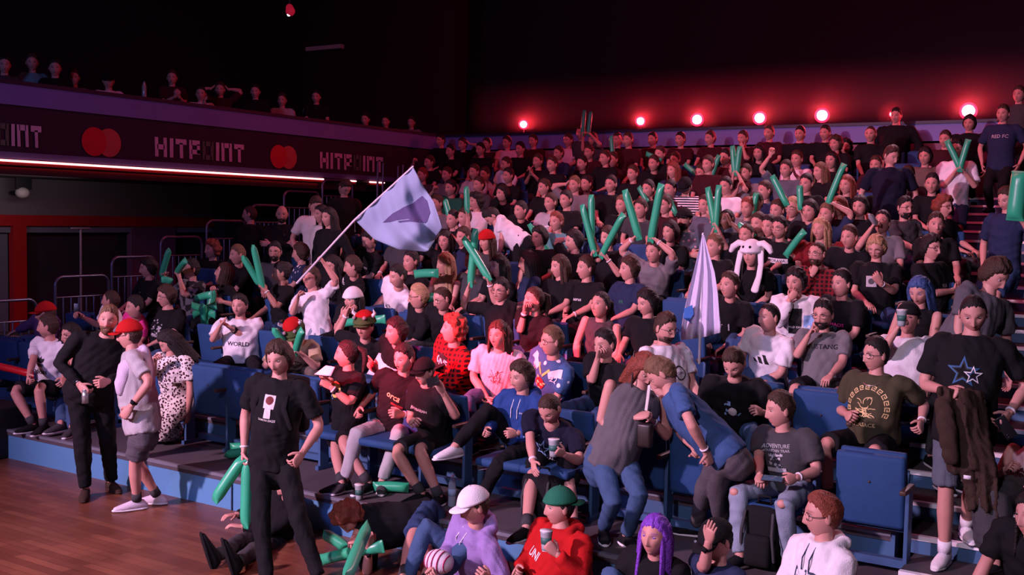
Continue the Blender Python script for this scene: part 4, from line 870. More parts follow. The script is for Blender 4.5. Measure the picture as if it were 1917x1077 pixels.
g.box(P['chest']-P['f']*.20-Zu*.04, (.15, .075, .21), np.array([P['lat'], P['f'], Zu]), bev=.04)
tag(put('backpack', g.mesh('backpack', off=P['chest']), cloth('black'), None, P['chest']), 'black backpack worn by the standing teenager, only its straps in view', 'backpack')
# legs of the person sitting on the floor behind the boy
v = 6.55
P = Q(0, 540, 905, -28, 'sh', 'k', 'l', 'black', 'person in black sitting on the floor with boots stretched out behind the standing teenager', base='floor', lvl=0, v=v, look=(-30, 30, 0), pel=(520, 1005, .0), hr='lap', hl='lap', fr=PZ(385, 1050, .1), fl=PZ(440, 1056, .1), bc='dgrey', shoe='black', extra='toesup', knees=0)
# person bending over, seated on the deck edge
P = Q(0, 655, 968, -8, 'cu', 'r', 't', 'black', 'red-brown haired person in black T-shirt bent double on the deck edge gripping green sticks', base='sit', lvl=0.0, v=6.35, look=(-20, 66, 0), pel=(800, 975, .52), w=1.05,
      hl=(690, 1012, -.2), hr=(660, 1018, -.25), fr=PZ(745, 1110, .085), fl=PZ(800, 1110, .085), bot='shorts', bc='denim', watch=2, curll=1., curlr=1., prints=[TX('CHAOS', .07, .02, .10, 'white', 180, 1)])
p = P['hl']; stick_at(PZ(648, 1085, .35), PV(688, 986, p[1]-.05), 'upright green inflatable stick gripped by the bent over person', .045)
stick_at(PV(598, 1050, p[1]+.0), PV(716, 1024, p[1]+.06), 'crosswise green inflatable stick gripped by the bent over person', .045)
stick_at(PV(606, 1000, p[1]+.2), PV(648, 1026, p[1]+.25), 'short stretch of green stick behind the crossed pair at the deck edge', .045)
# floor row
P = Q(0, 889, 948, -25, 'sh', 'b', 'h', 'lavender', 'person in white cap and lilac hoodie sitting low with a striped plush on the knees', base='floor', lvl=0, v=6.42, look=(-34, 18, 0), w=1.1, cap=('cap', 'white'), hl=(905, 1078, -.42), hr=(805, 1072, -.45), knees=1)
q = PV(822, 1052, 5.9); r = empty('plush_ball', q, 'white and magenta plush lying on the knees of the person in lilac hoodie', 'plush toy')
g = G(); g.ell(q, (.11, .09, .085), seg=20, rings=14); put('plush_body', g.mesh('plush_body', off=q), cloth('lavwhite') if 'lavwhite' in CLOTH else cloth('cream'), r)
for i in range(5):
    a = -.08+i*.04; g = G(); w_ = math.sqrt(max(0.0004, .0115-a*a)); g.tube([q+[a+.006*math.sin(t), -math.cos(t)*w_*.86, math.sin(t)*w_*.80] for t in np.linspace(-1.2, 1.6, 9)], [.005]*9, seg=6); put('plush_stripe', g.mesh('plush_stripe', off=q), mat('magenta', (.35, .01, .09), .8), r)
P = Q(0, 1048, 950, -22, 'sh', 'k', 'h', 'red', 'heavy set person in red hooded top and backwards green cap holding a cup', base='floor', lvl=0, v=6.45, look=(-38, 2, 0), w=1.25, cap=('capback', 'green'), hl=(1030, 1022, -.36), hr=(962, 1078, -.3), bot='shorts', bc='dgrey',
      fr=PZ(985, 1150, .085), fl=PZ(1090, 1150, .085), watch=2, curll=.7, palml=(-.9, -.2, 0), prints=[TX('UNI', .075, -.055, -.02, 'white', -8), SHP('rect', 1, .06, .03, 'white', rot=12, w=.10, h=.010)])
cup(P['hl']+P['J'][1][4]*.045+Zu*.02, 'grey printed drinks cup held by the person in the red top')
P = Q(0, 1226, 1003, 5, 'lg', 'p', 'j', 'black', 'pale person with long purple hair in black jacket sitting on the floor', base='floor', lvl=0, v=6.4, look=(-2, 0, -3), hairL=.30, w=.9, prints=[SHP('lines', .055, .0, -.03, 'gold', seed=4, n=8, lw=.16)])
P = Q(0, 1343, 1012, -25, 'sh', 'k', 't', 'navy', 'person in dark blue T-shirt and black cap covering the face with one open hand', base='floor', lvl=0, v=6.35, look=(-28, 26, 0), cap=('cap', 'black'), hr=(1330, 1005, -.26), hl='lap', watch=1, w=1.05, curlr=.12, palmr=(0, -.4, .2))
P = Q(0, 1541, 965, -30, 'qf', 'r', 'h', 'white', 'person in white hoodie with printed letters and glasses sitting low in front', base='floor', lvl=.0, v=6.45, look=(-58, 4, 0), glasses=1, w=1.1, hs_=1.15,
      hr='lap', hl='lap', prints=[TX('NP', .15, .0, -.0, 'navy'), TX('NP', .115, .0, -.0, 'white')])
# ---- first row and the two bending over it
P = Q(1, 90, 612, -4, 'sh', 'b', 't', 'white', 'bearded person in white T-shirt with three-leaf mark at the far end of the front row', v=7.2, pel=PV(104, 724, 7.32), look=(-48, 3, 0), w=1.15, beard=.7, hr=(52, 712, -.42), hl=(118, 716, -.30), fr=PZ(62, 795, .40), fl=PZ(82, 798, .40), bot='shorts', bc='black', shoe='black',
      prints=[SHP('leaf', .075, 0, -.045, 'black'), TX('adidas', .075, 0, -.135, 'black')])
stick_at(PV(-20, 683, 6.9), PV(62, 702, 7.05), 'red inflatable stick lying on the lap at the far end of the front row', .04)
LASTRED = [o for o in COL.objects if o.get('label', '').startswith('red inflatable')][0]; LASTRED.data.materials[0] = mat('inflatable_red', (.5, .01, .02), .35)
P = Q(1, 133, 628, 5, 'lg', 'k', 't', 'black', 'dark haired person with glasses beside the white leaf-mark T-shirt, mostly hidden by the leaning one', v=7.6, glasses=1, w=.9, hr=(150, 704, -.35), hl='mid', fr=PZ(112, 802, .4), fl=PZ(135, 802, .4), bc='jeans', shoe='dgrey')
P = Q(1, 650, 664, -28, 'pony', 'k', 't', 'black', 'person with moustache and ponytail in black T-shirt with yellow art, in profile', v=7.55, look=(-54, 2, 0), beard=.5, hr=(600, 706, -.4), hl=(607, 716, -.36), bot='shorts', bc='black', shoe='black', watch=2, band=2, w=1.05, palmr=(.9, -.2, .1),
      prints=[SHP('disc', .075, .0, -.01, 'yellow'), SHP('blob', .07, -.03, -.06, 'lblue', seed=3), SHP('lines', .05, .02, 0, 'white', seed=8, n=6)], fr=PZ(640, 905, .4), fl=PZ(690, 905, .4))
q = PV(604, 697, 7.1); sheet('paper_sheet', [q+[-.10, .0, -.03], q+[.08, .02, -.03], q+[.10, .05, .05], q+[.02, .02, .06]], mpaper, 'small folded white paper in the hands of the ponytailed person', 'paper')
P = Q(1, 757, 672, 12, 'sh', 'k', 't', 'black', 'person in black T-shirt and grey trousers under the red light, one hand on a thigh', v=7.62, look=(-5, 10, 0), w=1.05, hr=(668, 772, -.25), hl=(742, 778, -.38), bc='lgrey', shoe='dgrey', band=2, fr=PZ(645, 902, .405), fl=PZ(715, 902, .405), pel=PV(735, 800, 7.72),
      prints=[TX('orca', .075, -.02, .0, 'gold', -12), SHP('rect', 1, .03, -.07, 'dred', rot=-14, w=.12, h=.02)])
P = Q(1, 795, 697, -22, 'sh', 'b', 't', 'black', 'kid in a black printed cap filming with a phone held up before the face', v=7.3, look=(-10, 8, 0), w=.92, cap=('cap', 'black'), hs_=.95, hl=(822, 722, -.26), hr=(772, 790, -.22), bot='shorts', bc='black', shoe='black', fr=PZ(790, 925, .405), fl=PZ(822, 930, .405), pel=PV(815, 822, 7.55),
      prints=[TX('BARBARIAN', .035, .0, .0, 'lgrey')])
phone(P['hl']+[-.03, -.04, .03], (-.2, -.9, 0), np.array([1, 0, .35]), 'dark phone held up sideways by the kid in the black cap')
q = P['H']+P['f']*0; 
P = Q(1, 977, 706, -12, 'md', 'b', 'h', 'hoodieblue', 'teenager in royal blue hoodie with crossed legs and white trainers under the red beam', v=7.55, look=(-20, 10, 0), w=.95, hr=(905, 815, -.36), hl=(955, 818, -.33), bc='black', shoe='white', fr=PV(850, 838, 7.0), fl=PZ(900, 935, .405), pel=PV(980, 825, 7.65), prints=[TX('VANS', .018, .07, .02, 'white')])
P = Q(1, 1030, 765, -6, 'bz', 'b', 't', 'navydark', 'person in dark team jersey with bright blue markings looking down, cup in hand', v=7.3, look=(-4, 42, 0), w=1.18, hr=(1000, 878, -.30), hl=(1046, 850, -.30), bot='shorts', bc='black', band=1, fr=PZ(985, 990, .405), fl=PZ(1075, 995, .405), pel=PV(1040, 832, 7.6), curll=.7, palml=(-.9, -.3, 0), curlr=.2,
      prints=[SHP('star', .07, 0, -.02, 'lblue'), TX('COLOSSAL', .045, 0, -.11, 'white', 4), TX('CZC.CZ', .028, .09, .055, 'white'), TX('Warzone', .022, -.09, .075, 'white'), SHP('disc', .012, -.15, .075, 'lblue'), SHP('lines', .06, -.10, -.12, 'lblue', seed=5, n=5, lw=.12)])
cup(P['hl']+P['J'][1][4]*.045+Zu*.0, 'grey printed drinks cup held by the person in the dark team jersey')
# red jersey-like sleeves trim
P = Q(1, 1205, 690, 46, 'lg', 'r', 'v', 'dgrey', 'heavy set person in grey sleeveless top and jeans bending forward over the seats', base='stand', v=7.25, look=(60, 42, 0), w=1.2, pel=PV(1148, 850, 7.2), hl=(1215, 772, -.02), hr=(1205, 775, -.12), fr=PZ(1130, 990, .405), fl=PZ(1173, 1003, .405), bc='jeans', shoe='black', band=3, hairL=.16, skin=0)
P['shirt'].data.materials[0] = cloth('greytank') if 'greytank' in CLOTH else cloth('dgrey')
q = P['hl']+np.array([.03, -.03, .06]); g = G(); g.tube([q+[0, 0, .16], q+[-.01, 0, .06], q+[-.02, 0, -.02]], np.array([(.014, .003)]*3), ref=(1, 0, 0), seg=6); tag(put('lanyard', g.mesh('lanyard', off=q), cloth('cream'), None, q), 'pale lanyard dangling between the two people bending over the seats', 'lanyard')
q = PV(1207, 815, 7.15); r = empty('handbag', q, 'small dark shoulder bag hanging beside the jeans of the grey sleeveless top', 'bag'); g = G(); g.box(q, (.06, .035, .09), bev=.02); put('bag_body', g.mesh('bag_body', off=q), mat('leather', (.02, .013, .012), .4), r)
g = G(); g.tube([q+[-.05, 0, .08], q+[-.12, 0, .35], q+[-.13, .05, .6]], [.006]*3, seg=6); put('strap', g.mesh('strap', off=q), MATS['leather'], r)
P = Q(1, 1240, 700, -62, 'sh', 'n', 't', 'blue', 'person in blue T-shirt and grey trousers bending towards the grey sleeveless top', base='stand', v=7.15, look=(-70, 48, 0), w=1.06, pel=PV(1352, 840, 7.2), hl=(1330, 862, -.12), hr=(1308, 848, .12), fr=PZ(1305, 985, .405), fl=PZ(1352, 996, .405), bc='trouser', shoe='black', band=2)
P = Q(1, 1461, 768, -25, 'sh', 'b', 't', 'dgrey', 'person in washed black T-shirt with mountain print and ripped pale jeans, phone on lap', v=7.5, look=(-48, 8, 0), w=1.06, hr=(1422, 902, -.36), hl=(1478, 903, -.34), bc='ljeans', fr=PZ(1385, 1042, .405), fl=PZ(1478, 1050, .405), watch=0, band=2, palmr=(0, 0, -1), pel=PV(1482, 905, 7.6),
      prints=[TX('ADVENTURE', .036, 0, .055, 'lgrey'), TX('MOUNTAIN TRAIL', .026, 0, .025, 'lgrey'), TX('Highlands', .03, 0, -.005, 'white', 5), SHP('blob', .06, 0, -.075, 'lgrey', seed=6, n=14), SHP('rect', 1, 0, -.11, 'lgrey', w=.15, h=.03)])
for s in (-1, 1):
    g = G(); kn = P['K'][s][1]; g.ell(kn+P['f']*.046+Zu*.030, (.034, .022, .030)); put('ripped_knee', g.mesh('ripped_knee', off=P['root_loc']), skinmat(0, 'b'), P['root'])
phone((P['hr']+P['hl'])/2+[0, -.02, .02], (0, .3, -1), np.array([1, 0.1, 0]), 'dark phone held flat over the ripped jeans')
P = Q(2, 1245, 615, 55, 'sh', 'b', 't', 'white', 'large bearded person with glasses in white T-shirt turning away from the stage', dv=-.1, look=(72, 14, 0), w=1.22, glasses=1, beard=1., hl='lap', hr='lap', prints=[SHP('ring', .06, .03, -.03, 'black', i=.82), TX('OWN', .03, .03, -.03, 'black')])
P = Q(2, 1375, 680, 5, 'sh', 'b', 't', 'black', 'person in black T-shirt with a pale blue cartoon print, looking down', dv=-.15, look=(-2, 40, 0), w=1.1, hr='lap', hl=(1418, 768, -.3), prints=[SHP('blob', .075, 0, -.03, 'lblue', seed=11, n=15), SHP('disc', .035, 0, -.04, 'cream')])
P = Q(2, 1640, 665, -22, 'sh', 'k', 't', 'olive', 'person in dark T-shirt with gold face emblem sitting behind the empty blue seat', look=(-38, 4, 0), w=1.16, glasses=1, hr=(1590, 780, -.22), hl=(1722, 800, -.12), bot='shorts', bc='black', band=2,
      prints=[SHP('key', .15, 0, -.075, 'gold', a0=-20, a1=200), SHP('lines', .075, 0, -.07, 'gold', seed=21, n=22, lw=.07, ax=.7), TX('VERSACE', .042, 0, -.205, 'gold', 0)])
g = G(); c = P['N']+P['f']*.03; g.tube([c+P['lat']*.075*math.cos(t)+P['f']*(.075*math.sin(t)+.02)-Zu*(.02+.04*max(0, math.sin(t))) for t in np.linspace(0, 6.28, 20)], [.005]*20, seg=6); put('neck_chain', g.mesh('neck_chain', off=P['root_loc']), mat('chain', (.6, .55, .5), .3, .9), P['root'])
P = Q(2, 1034, 640, -25, 'sh', 'n', 't', 'blue', 'person in blue and white patterned ice hockey jersey with yellow trim', look=(-36, 3, 0), tpat='jersey', w=1.1, glasses=1, hl='lap', hr='lap', prints=[SHP('rect', 1, -.13, .09, 'white', rot=-25, w=.13, h=.07), SHP('rect', 1, .13, .09, 'white', rot=25, w=.13, h=.07), SHP('rect', 1, -.04, .07, 'yellow', rot=-55, w=.10, h=.02), SHP('rect', 1, .04, .07, 'yellow', rot=55, w=.10, h=.02), SHP('disc', .055, 0, -.05, 'red'), SHP('blob', .08, 0, -.05, 'gold', seed=2, n=6), SHP('star', .04, -.13, .03, 'gold'), TX('22', .07, .13, .04, 'white')])
P = Q(2, 934, 628, 8, 'lg', 'b', 't', 'pink2', 'long haired person in pale pink printed T-shirt edge-lit red', look=(0, 4, 0), w=1.05, hairL=.14, hr='mid', hl='mid', prints=[SHP('lines', .07, 0, -.05, 'dred', seed=9, n=14, lw=.06)])
P = Q(2, 848, 618, -30, 'wild', 'r', 'j', 'red', 'fan with wild red-lit curls in a red plaid shirt over black', tpat='plaid', look=(-36, -8, 0), w=1.1, hr='mid', hl='phone')
P['prints'] = [SHP('rect', 1, .0, -.04, 'black', w=.15, h=.28), TX('ONE', .085, 0, .02, 'white', 3)]
P = Q(2, 742, 622, -12, 'md', 'k', 't', 'black', 'dark haired person in black clasping hands, face bathed in red light', look=(-22, 2, 0), hr='mid', hl='clap')
P = Q(2, 683, 612, 10, 'sh', 'k', 't', 'black', 'person in a green and red felt hat and black T-shirt touching the brim', look=(14, 6, 0), cap=('goat', 'red'), hr=(655, 578, -.02), hl='lap', band=1, w=1.)
P = Q(2, 552, 622, 30, 'sh', 'b', 't', 'beige', 'person in beige printed T-shirt under a green and red felt hat, head tipped over', look=(34, 38, 14), cap=('goat', 'red'), hr=(530, 645, -.3), hl=(556, 655, -.3), bc='khaki', prints=[SHP('lines', .06, 0, -.05, 'brown', seed=15, n=14), SHP('ring', .065, 0, -.05, 'brown', i=.8)], curll=1., curlr=1.)
hold(P, 'l', (566, 618), -.1, 'green inflatable stick held upright by the beige T-shirt under the felt hat'); hold(P, 'r', (512, 615), -.1, 'green inflatable stick held aslant by the beige T-shirt under the felt hat')
P = Q(2, 449, 573, 28, 'qf', 'k', 't', 'white', 'bearded person in white T-shirt with small dark lettering clapping hands', dv=.0, look=(22, 4, 0), beard=.8, w=1.18, hr=(416, 604, -.32), hl=(422, 610, -.25), bc='black', watch=2, prints=[TX('WORLD', .065, -.01, -.11, 'black', -4)], curlr=.1, curll=.1)
P = Q(2, 312, 556, -8, 'md', 'b', 't', 'black', 'larger person with glasses in black T-shirt with silver print, behind the flowered dress', look=(-20, 6, 0), glasses=1, w=1.22, prints=[SHP('blob', .09, 0, -.03, 'lgrey', seed=17, n=20), TX('PERUN', .045, 0, -.13, 'white', -6)])
P = Q(2, 254, 576, -15, 'sh', 'k', 't', 'hotpink', 'young person in bright pink T-shirt frowning between two bigger fans', look=(-25, 6, 0), w=.88)
P = Q(2, 208, 564, -30, 'bz', 'b', 't', 'white', 'person in white T-shirt filming the stage with a raised phone, in profile', look=(-62, -4, 0), w=1., hr=(146, 588, -.35), hl='lap', curlr=.7, prints=[SHP('lines', .03, -.04, -.02, 'black', seed=3, n=3, lw=.3)])
phone(P['hr']+[.0, 0, .05], (.6, -.7, .1), Zu, 'phone raised by the profile person in white T-shirt')
# second/third row
Q(2, 86, 588, -20, 'sh', 'b', 'h', 'purple', 'person in red cap and violet top half hidden behind the white leaf-mark T-shirt', cap=('cap', 'red'), lod=0, dv=-.45)
# the two on the aisle
st = PZ(1775, 1045, .5)
P = Q(0, 1822, 588, 8, 'bz', 'k', 't', 'black', 'muscular person in black T-shirt with blue star walking down the aisle, jacket over arm', base='stand', lvl=.445, v=7.6, look=(12, 22, 4), pel=PV(1805, 800, 7.62), w=1.14, hr=(1785, 736, -.30), hl=(1880, 790, -.12), bot='shorts', bc='slate', shoe='white', fr=PZ(1768, 1035, .53), fl=PZ(1808, 985, .66), band=2, spread=.1,
      prints=[SHP('star', .105, -.03, -.03, 'starblue'), SHP('star', .078, -.03, -.03, 'black'), SHP('star', .062, .03, -.045, 'white'), SHP('star', .044, .03, -.045, 'navy')], curlr=.9, curll=.8)
q = P['hr']; r_ = empty('jacket', q, 'brown jacket hanging from the forearm of the person with the blue star T-shirt', 'jacket')
a = q+[-.06, .02, .0]
def drape(g, top, bot_, wt, wb, nf, seed, n=26, m=22, th=.02):
    # a hanging cloth with vertical pleats: closed shell
    top, bot_ = np.asarray(top, float), np.asarray(bot_, float); V = []; xd = nrm(np.array([1., -.25, 0])); yd = np.array([.25, 1., 0])
    for s_ in (1, -1):
        for i in range(n):
            t = i/(n-1); c = top*(1-t)+bot_*t; w_ = wt*(1-t)+wb*t; w_ *= 1+.12*math.sin(t*9+seed)
            for j in range(m):
                b = j/(m-1)*2-1; pl = .035*math.sin(b*nf+seed+t*1.5)*(1-.4*t)+.018*math.sin(b*nf*2.3+t*6); e = (1-abs(b)**3)
                V.append(c+xd*b*w_+yd*(pl+s_*th*(.4+e))+Zu*(.03*math.sin(b*3+seed)*(t > .9)))
    F = []; o_ = n*m
    for i in range(n-1):
        for j in range(m-1): k_ = i*m+j; F += [(k_, k_+1, k_+m+1, k_+m), (o_+k_, o_+k_+m, o_+k_+m+1, o_+k_+1)]
    for j in range(m-1): F += [(j, o_+j, o_+j+1, j+1), (o_-m+j, o_-m+j+1, 2*o_-m+j+1, 2*o_-m+j)]
    for i in range(n-1): k_ = i*m; F += [(k_, k_+m, o_+k_+m, o_+k_), (k_+m-1, o_+k_+m-1, o_+k_+2*m-1, k_+2*m-1)]
    g.add(V, F)
g = G(); drape(g, a+[.06, -.02, .03], a+[.17, .0, -.50], .10, .15, 7, .3); drape(g, a+[.13, .03, .02], a+[.27, .01, -.74], .08, .11, 6, 2.)
g.tube([a+[.0, -.06, -.06], a+[.03, -.09, -.2], a+[.07, -.08, -.42]], np.array([(.05, .035), (.055, .035), (.045, .03)]), ref=(1, 0, 0), seg=12)
o = put('jacket_body', g.mesh('jacket_body', off=q), cloth('brown'), r_); PENDING.append([o, .012, 3, 1.2, None])
g = G(); g.box(a+[.17, -.075, -.52], (.022, .004, .012)); put('jacket_label', g.mesh('jacket_label', off=q), cloth('white'), r_)
phone(P['hl']+[.02, -.02, -.03], (.3, -.9, 0), np.array([.6, 0, -.8]), 'dark phone in the lowered hand of the person with the blue star')
P = Q(0, 1862, 515, 52, 'md', 'b', 't', 'dgrey2', 'brown haired person in grey T-shirt leaning over behind the star T-shirt', base='stand', lvl=LV(3)-.12, v=8.75, look=(60, 34, 0), pel=PV(1800, 640, 8.7), hr='hang', hl='hang', bc='jeans', w=1.1)
P = Q(2, 1952, 800, -20, 'lg', 'b', 'v', 'pink2', 'seated person at the picture edge in a pale pink top with bare arms', v=7.75, lvl=.5, pel=PV(1950, 915, 7.8), hr=(1893, 868, -.2), hl='lap', bot='skirt', bc='dgrey')
P = Q(1, 1935, 965, -30, 'lg', 'k', 't', 'black', 'dark dressed person in patterned leggings at the lower picture corner', v=6.9, lvl=.1, hr='knee', hl='lap', bc='mottled')
P['trousers'].data.materials[0] = cloth('black', 'mottle')
# ---- rows behind: each line is x y yaw hair+colour top+colour pose
def row_of(x, y):
    best = None
    for k in range(1, 13):
        p = PV(x, y, HV(k)); e = abs(p[2]-LV(k)-1.13)
        cl = min([abs(p[0]-q['H'][0]) for q in PEOPLE if q.get('k') == k and abs(q['H'][1]-HV(k)) < .5]+[9])
        c = e+(max(0, .42-cl)*1.6)+(9 if e > .26 else 0)*min(1, e)
        if best is None or c < best[0]: best = (c, k)
    return best[1]
def F(x, y, yaw, hair, hc, top, tc, hr='lap', hl='lap', label='', k=None, **kw):
    if k is None: k = row_of(x, y)
    lod = 1 if (k <= 4 or kw.pop('fine', False)) else 0
    P = Q(k, x, y, yaw, hair, hc, top, tc, label, lod=lod, hr=hr, hl=hl, bc=kw.pop('bc', random.choice(['denim', 'black', 'jeans', 'dgrey'])), **kw)
    P['auto'] = not label; P['hairk'] = (hair, hc); P['px'] = (x, y); return P
lab = lambda s: s
# third and fourth rows, at full detail
F(1440, 595, -22, 'bz', 'k', 't', 'white', 'lap', 'lap', 'person in white T-shirt with three black slanted bars on the chest', look=(-30, 2, 0), w=1.05, k=3, prints=[SHP('bars', .085, .0, -.03, 'black')], bot='shorts')
F(1541, 590, 0, 'sh', 'k', 't', 'grey', (1520, 615, -.2), 'lap', 'bearded person with glasses in grey MUSTANG T-shirt, hand at the chin', look=(-4, 8, 0), glasses=1, beard=.9, k=3, w=1.05, bot='shorts', prints=[TX('MUSTANG', .058, 0, .03, 'black')])
P = F(1700, 598, 10, 'sh', 'k', 't', 'white', (1688, 602, -.25), 'lap', 'person in white T-shirt and backwards black cap drinking from a cup', cap=('capback', 'black'), look=(0, -8, 0), w=1.1, k=3, dv=-.1)
cup(P['hr']+P['f']*.0+[0, -.03, .02], 'clear drinks cup tipped to the mouth under the backwards black cap')
F(1722, 545, -28, 'lg', 'bl', 'v', 'black', 'lap', 'lap', 'person with long blue-black hair in a black strap top looking down', look=(-10, 26, 0), w=.9, k=4, dv=-.35)
F(1576, 532, -20, 'sh', 'k', 't', 'black', 'lap', 'lap', 'short haired person in black T-shirt with magenta lettering, gazing past the camera', look=(-28, 2, 0), k=4, prints=[TX('CHAOS', .05, 0, -.06, 'hotpink'), SHP('lines', .05, 0, -.13, 'teal', seed=5, n=7)])
F(1490, 528, 5, 'md', 'k', 'j', 'white', 'mouth', 'mid', 'person in a white and light blue jacket pressing a fist to the mouth', look=(-12, 8, 0), k=4, prints=[SHP('rect', 1, 0, -.05, 'black', w=.12, h=.26), SHP('rect', 1, .13, -.1, 'lblue', w=.10, h=.22), TX('WORLD CHAMP', .03, 0, -.11, 'white')])
F(1366, 535, -10, 'qf', 'b', 't', 'black', 'lap', 'lap', 'red faced person in black T-shirt beside the drooping flag', look=(-22, 0, 0), k=4, dv=-.1, bc='jeans', prints=[SHP('rect', 1, .05, -.08, 'white', w=.012, h=.09), SHP('blob', .04, -.05, -.07, 'lgrey', seed=4)])
F(1212, 568, -18, 'md', 'k', 't', 'black', 'lap', 'lap', 'pale person with black fringe in black T-shirt looking down over the rows', look=(-26, 12, 0), k=3, w=.98)
F(1124, 572, -5, 'pony', 'k', 'v', 'dgrey', 'lap', 'lap', 'person with tied dark hair and low-cut dark top holding the head high', look=(-12, -8, 0), k=3, w=.9)
F(1133, 645, -15, 'sh', 'k', 't', 'black', (1122, 655, -.2), 'lap', 'person in black covering the mouth with a hand beside the hockey jersey', k=2, look=(-20, 10, 0))
F(1000, 562, -20, 'pony', 'b', 't', 'black', (985, 570, -.2), 'lap', 'person in black with hand over mouth and a dark watch, hair tied back', watch=1, k=3, look=(-30, 0, 0), band=1)
P = F(938, 545, 8, 'sh', 'k', 't', 'black', (882, 528, -.12), (907, 520, -.12), 'person in black T-shirt raising both bare arms with crossed green sticks', k=3, look=(0, 4, 0), glasses=1, curlr=1.1, curll=1.1, dv=.1, band=2)
hold(P, 'r', (890, 430), 0, 'upright green inflatable stick of the crossed pair raised in mid crowd'); hold(P, 'l', (868, 446), -.05, 'slanting green inflatable stick of the crossed pair raised in mid crowd')
F(829, 560, -12, 'bz', 'b', 't', 'black', 'lap', 'lap', 'cropped haired person with heavy glasses in plain black, looking down', glasses=1, look=(-24, 16, 0), k=3)
F(784, 556, -35, 'sh', 'y', 't', 'black', 'mid', 'lap', 'fair haired youngster with glasses in black T-shirt, in profile', glasses=1, look=(-48, 6, 0), w=.9, k=3)
F(661, 562, 0, 'lg', 'k', 't', 'black', 'mouth', 'lap', 'person wearing a white animal hood with hanging white flaps near the waved flag', look=(-4, 4, 0), k=3, hairL=.2, extra=None, cap=('beanie', 'white'), w=.9)
# flag waver
P = Q(2, 582, 522, 20, 'md', 'b', 't', 'white', 'dark haired person standing in white T-shirt and jeans waving a flag pole', base='stand', v=HV(3)-.25, lvl=LV(2), look=(10, -4, 0), pel=PV(598, 622, HV(3)-.2), hr=(561, 548, -.25), hl=(603, 484, -.12), bc='ljeans', curlr=1.1, curll=1.1, w=.92, hairL=.12)
Pflag = P
F(745, 518, -10, 'sh', 'k', 't', 'white', 'lap', 'lap', 'person leaning forward in white T-shirt with dark skyline print', look=(-18, 14, 0), k=4, dv=-.3, w=1.1, prints=[SHP('blob', .09, 0, -.10, 'slate', seed=31, n=16, ax=1), SHP('lines', .06, 0, -.1, 'black', seed=2, n=8)])
F(834, 495, -15, 'lg', 'y', 'v', 'tan', 'lap', 'lap', 'person with very long blond hair in a tan strap top', look=(-24, 2, 0), k=4, hairL=.42, w=.92)
F(935, 500, -20, 'lg', 'k', 't', 'black', 'lap', 'lap', 'long dark haired person in black right of the crossed green sticks', k=4, hairL=.2, w=.9)
F(990, 492, -45, 'lg', 'k', 't', 'navy', 'chin', 'lap', 'dark haired person in profile with chin in hand', look=(-60, 6, 0), k=4, w=.9)
P = F(1097, 503, -24, 'sh', 'b', 't', 'black', 'mid', 'lap', 'full faced person in black T-shirt with small white chest lettering', look=(-30, 0, 0), k=4, w=1.08, band=2, prints=[TX('aorus', .05, 0, -.03, 'white')])
F(1178, 505, -28, 'md', 'b', 't', 'navy', 'lap', 'lap', 'dark fringed young person in navy T-shirt with a white collar edge', look=(-36, 0, 0), k=4, prints=[TX('FR', .05, 0, -.04, 'green')])
F(661, 500, -40, 'sh', 'b', 'j', 'black', 'lap', 'lap', 'person in black jacket and patterned scarf looking towards the stage', look=(-50, 8, 0), k=4, prints=[SHP('blob', .05, -.05, .08, 'white', seed=9, n=16)])
F(624, 498, 0, 'lg', 'k', 't', 'black', 'lap', 'lap', 'person with long straight black hair in black T-shirt with white letters', look=(-8, 14, 0), k=4, prints=[TX('DNA', .08, -.02, -.03, 'white')], hairL=.3)
F(563, 475, -50, 'md', 'b', 't', 'navy', 'lap', 'lap', 'person in blue and white patterned T-shirt, profile, behind the flag waver', look=(-62, 4, 0), k=4, tpat='jersey', dv=.15)
P = F(527, 512, -30, 'sh', 'k', 't', 'black', 'lap', (492, 533, -.3), 'person in black reaching forward with a pair of green sticks', k=3, look=(-40, 8, 0), dv=.15, curll=1.1, band=2, skin=1)
hold(P, 'l', (474, 460), -.1, 'green inflatable stick leaning upright, one of the pair at the barrier side'); stick_at(P['hl']+[-.03, 0, -.02], PV(454, 480, P['hl'][1]-.15), 'green inflatable stick leaning outward, one of the pair at the barrier side')
F(515, 472, 20, 'sh', 'k', 't', 'dgrey', 'lap', 'lap', 'bearded person with thin glasses in dark grey T-shirt looking aside', look=(30, 4, 0), glasses=1, beard=.9, k=4, dv=.1)
F(445, 478, -14, 'sh', 'n', 't', 'black', 'cross', 'cross', 'person in black T-shirt with folded arms beside the leaning green sticks', k=4)
F(397, 468, -4, 'cu', 'r', 't', 'black', 'lap', 'lap', 'person with bushy red-brown hair in black T-shirt with a round white mark', look=(-10, 0, 0), k=4, dv=.3, prints=[SHP('ring', .05, .03, -.05, 'white', i=.6)])
P = F(420, 512, -40, 'lg', 'b', 't', 'black', (398, 540, -.25), (408, 560, -.25), 'dark haired person in black looking up while holding a bunch of green sticks', look=(-48, -14, 0), k=3, curlr=1., curll=1., hairL=.14, w=.92, dv=.2)
v_ = P['hr'][1]-.05
for a, b_, l in (((400, 545), (388, 598), 'green stick standing upright in the bunch before the white WORLD T-shirt'), ((362, 590), (404, 572), 'green stick lying crosswise on top of the bunch'), ((360, 572), (402, 590), 'green stick slanting down through the bunch'), ((384, 618), (380, 570), 'green stick pointing at the floor beneath the bunch'), ((366, 560), (396, 552), 'shortest looking green stick at the top of the bunch')):
    stick_at(PV(a[0], a[1], v_), PV(b_[0], b_[1], v_-.1), l, .045); v_ -= .09
P = F(358, 505, -10, 'sh', 'k', 't', 'grey', (306, 512, -.1), (334, 510, -.2), 'person in grey marbled T-shirt raising two short green sticks by the barrier', look=(-24, -4, 0), k=3, tpat='camo', beard=.6, curlr=1.1, curll=1.1, dv=.1)
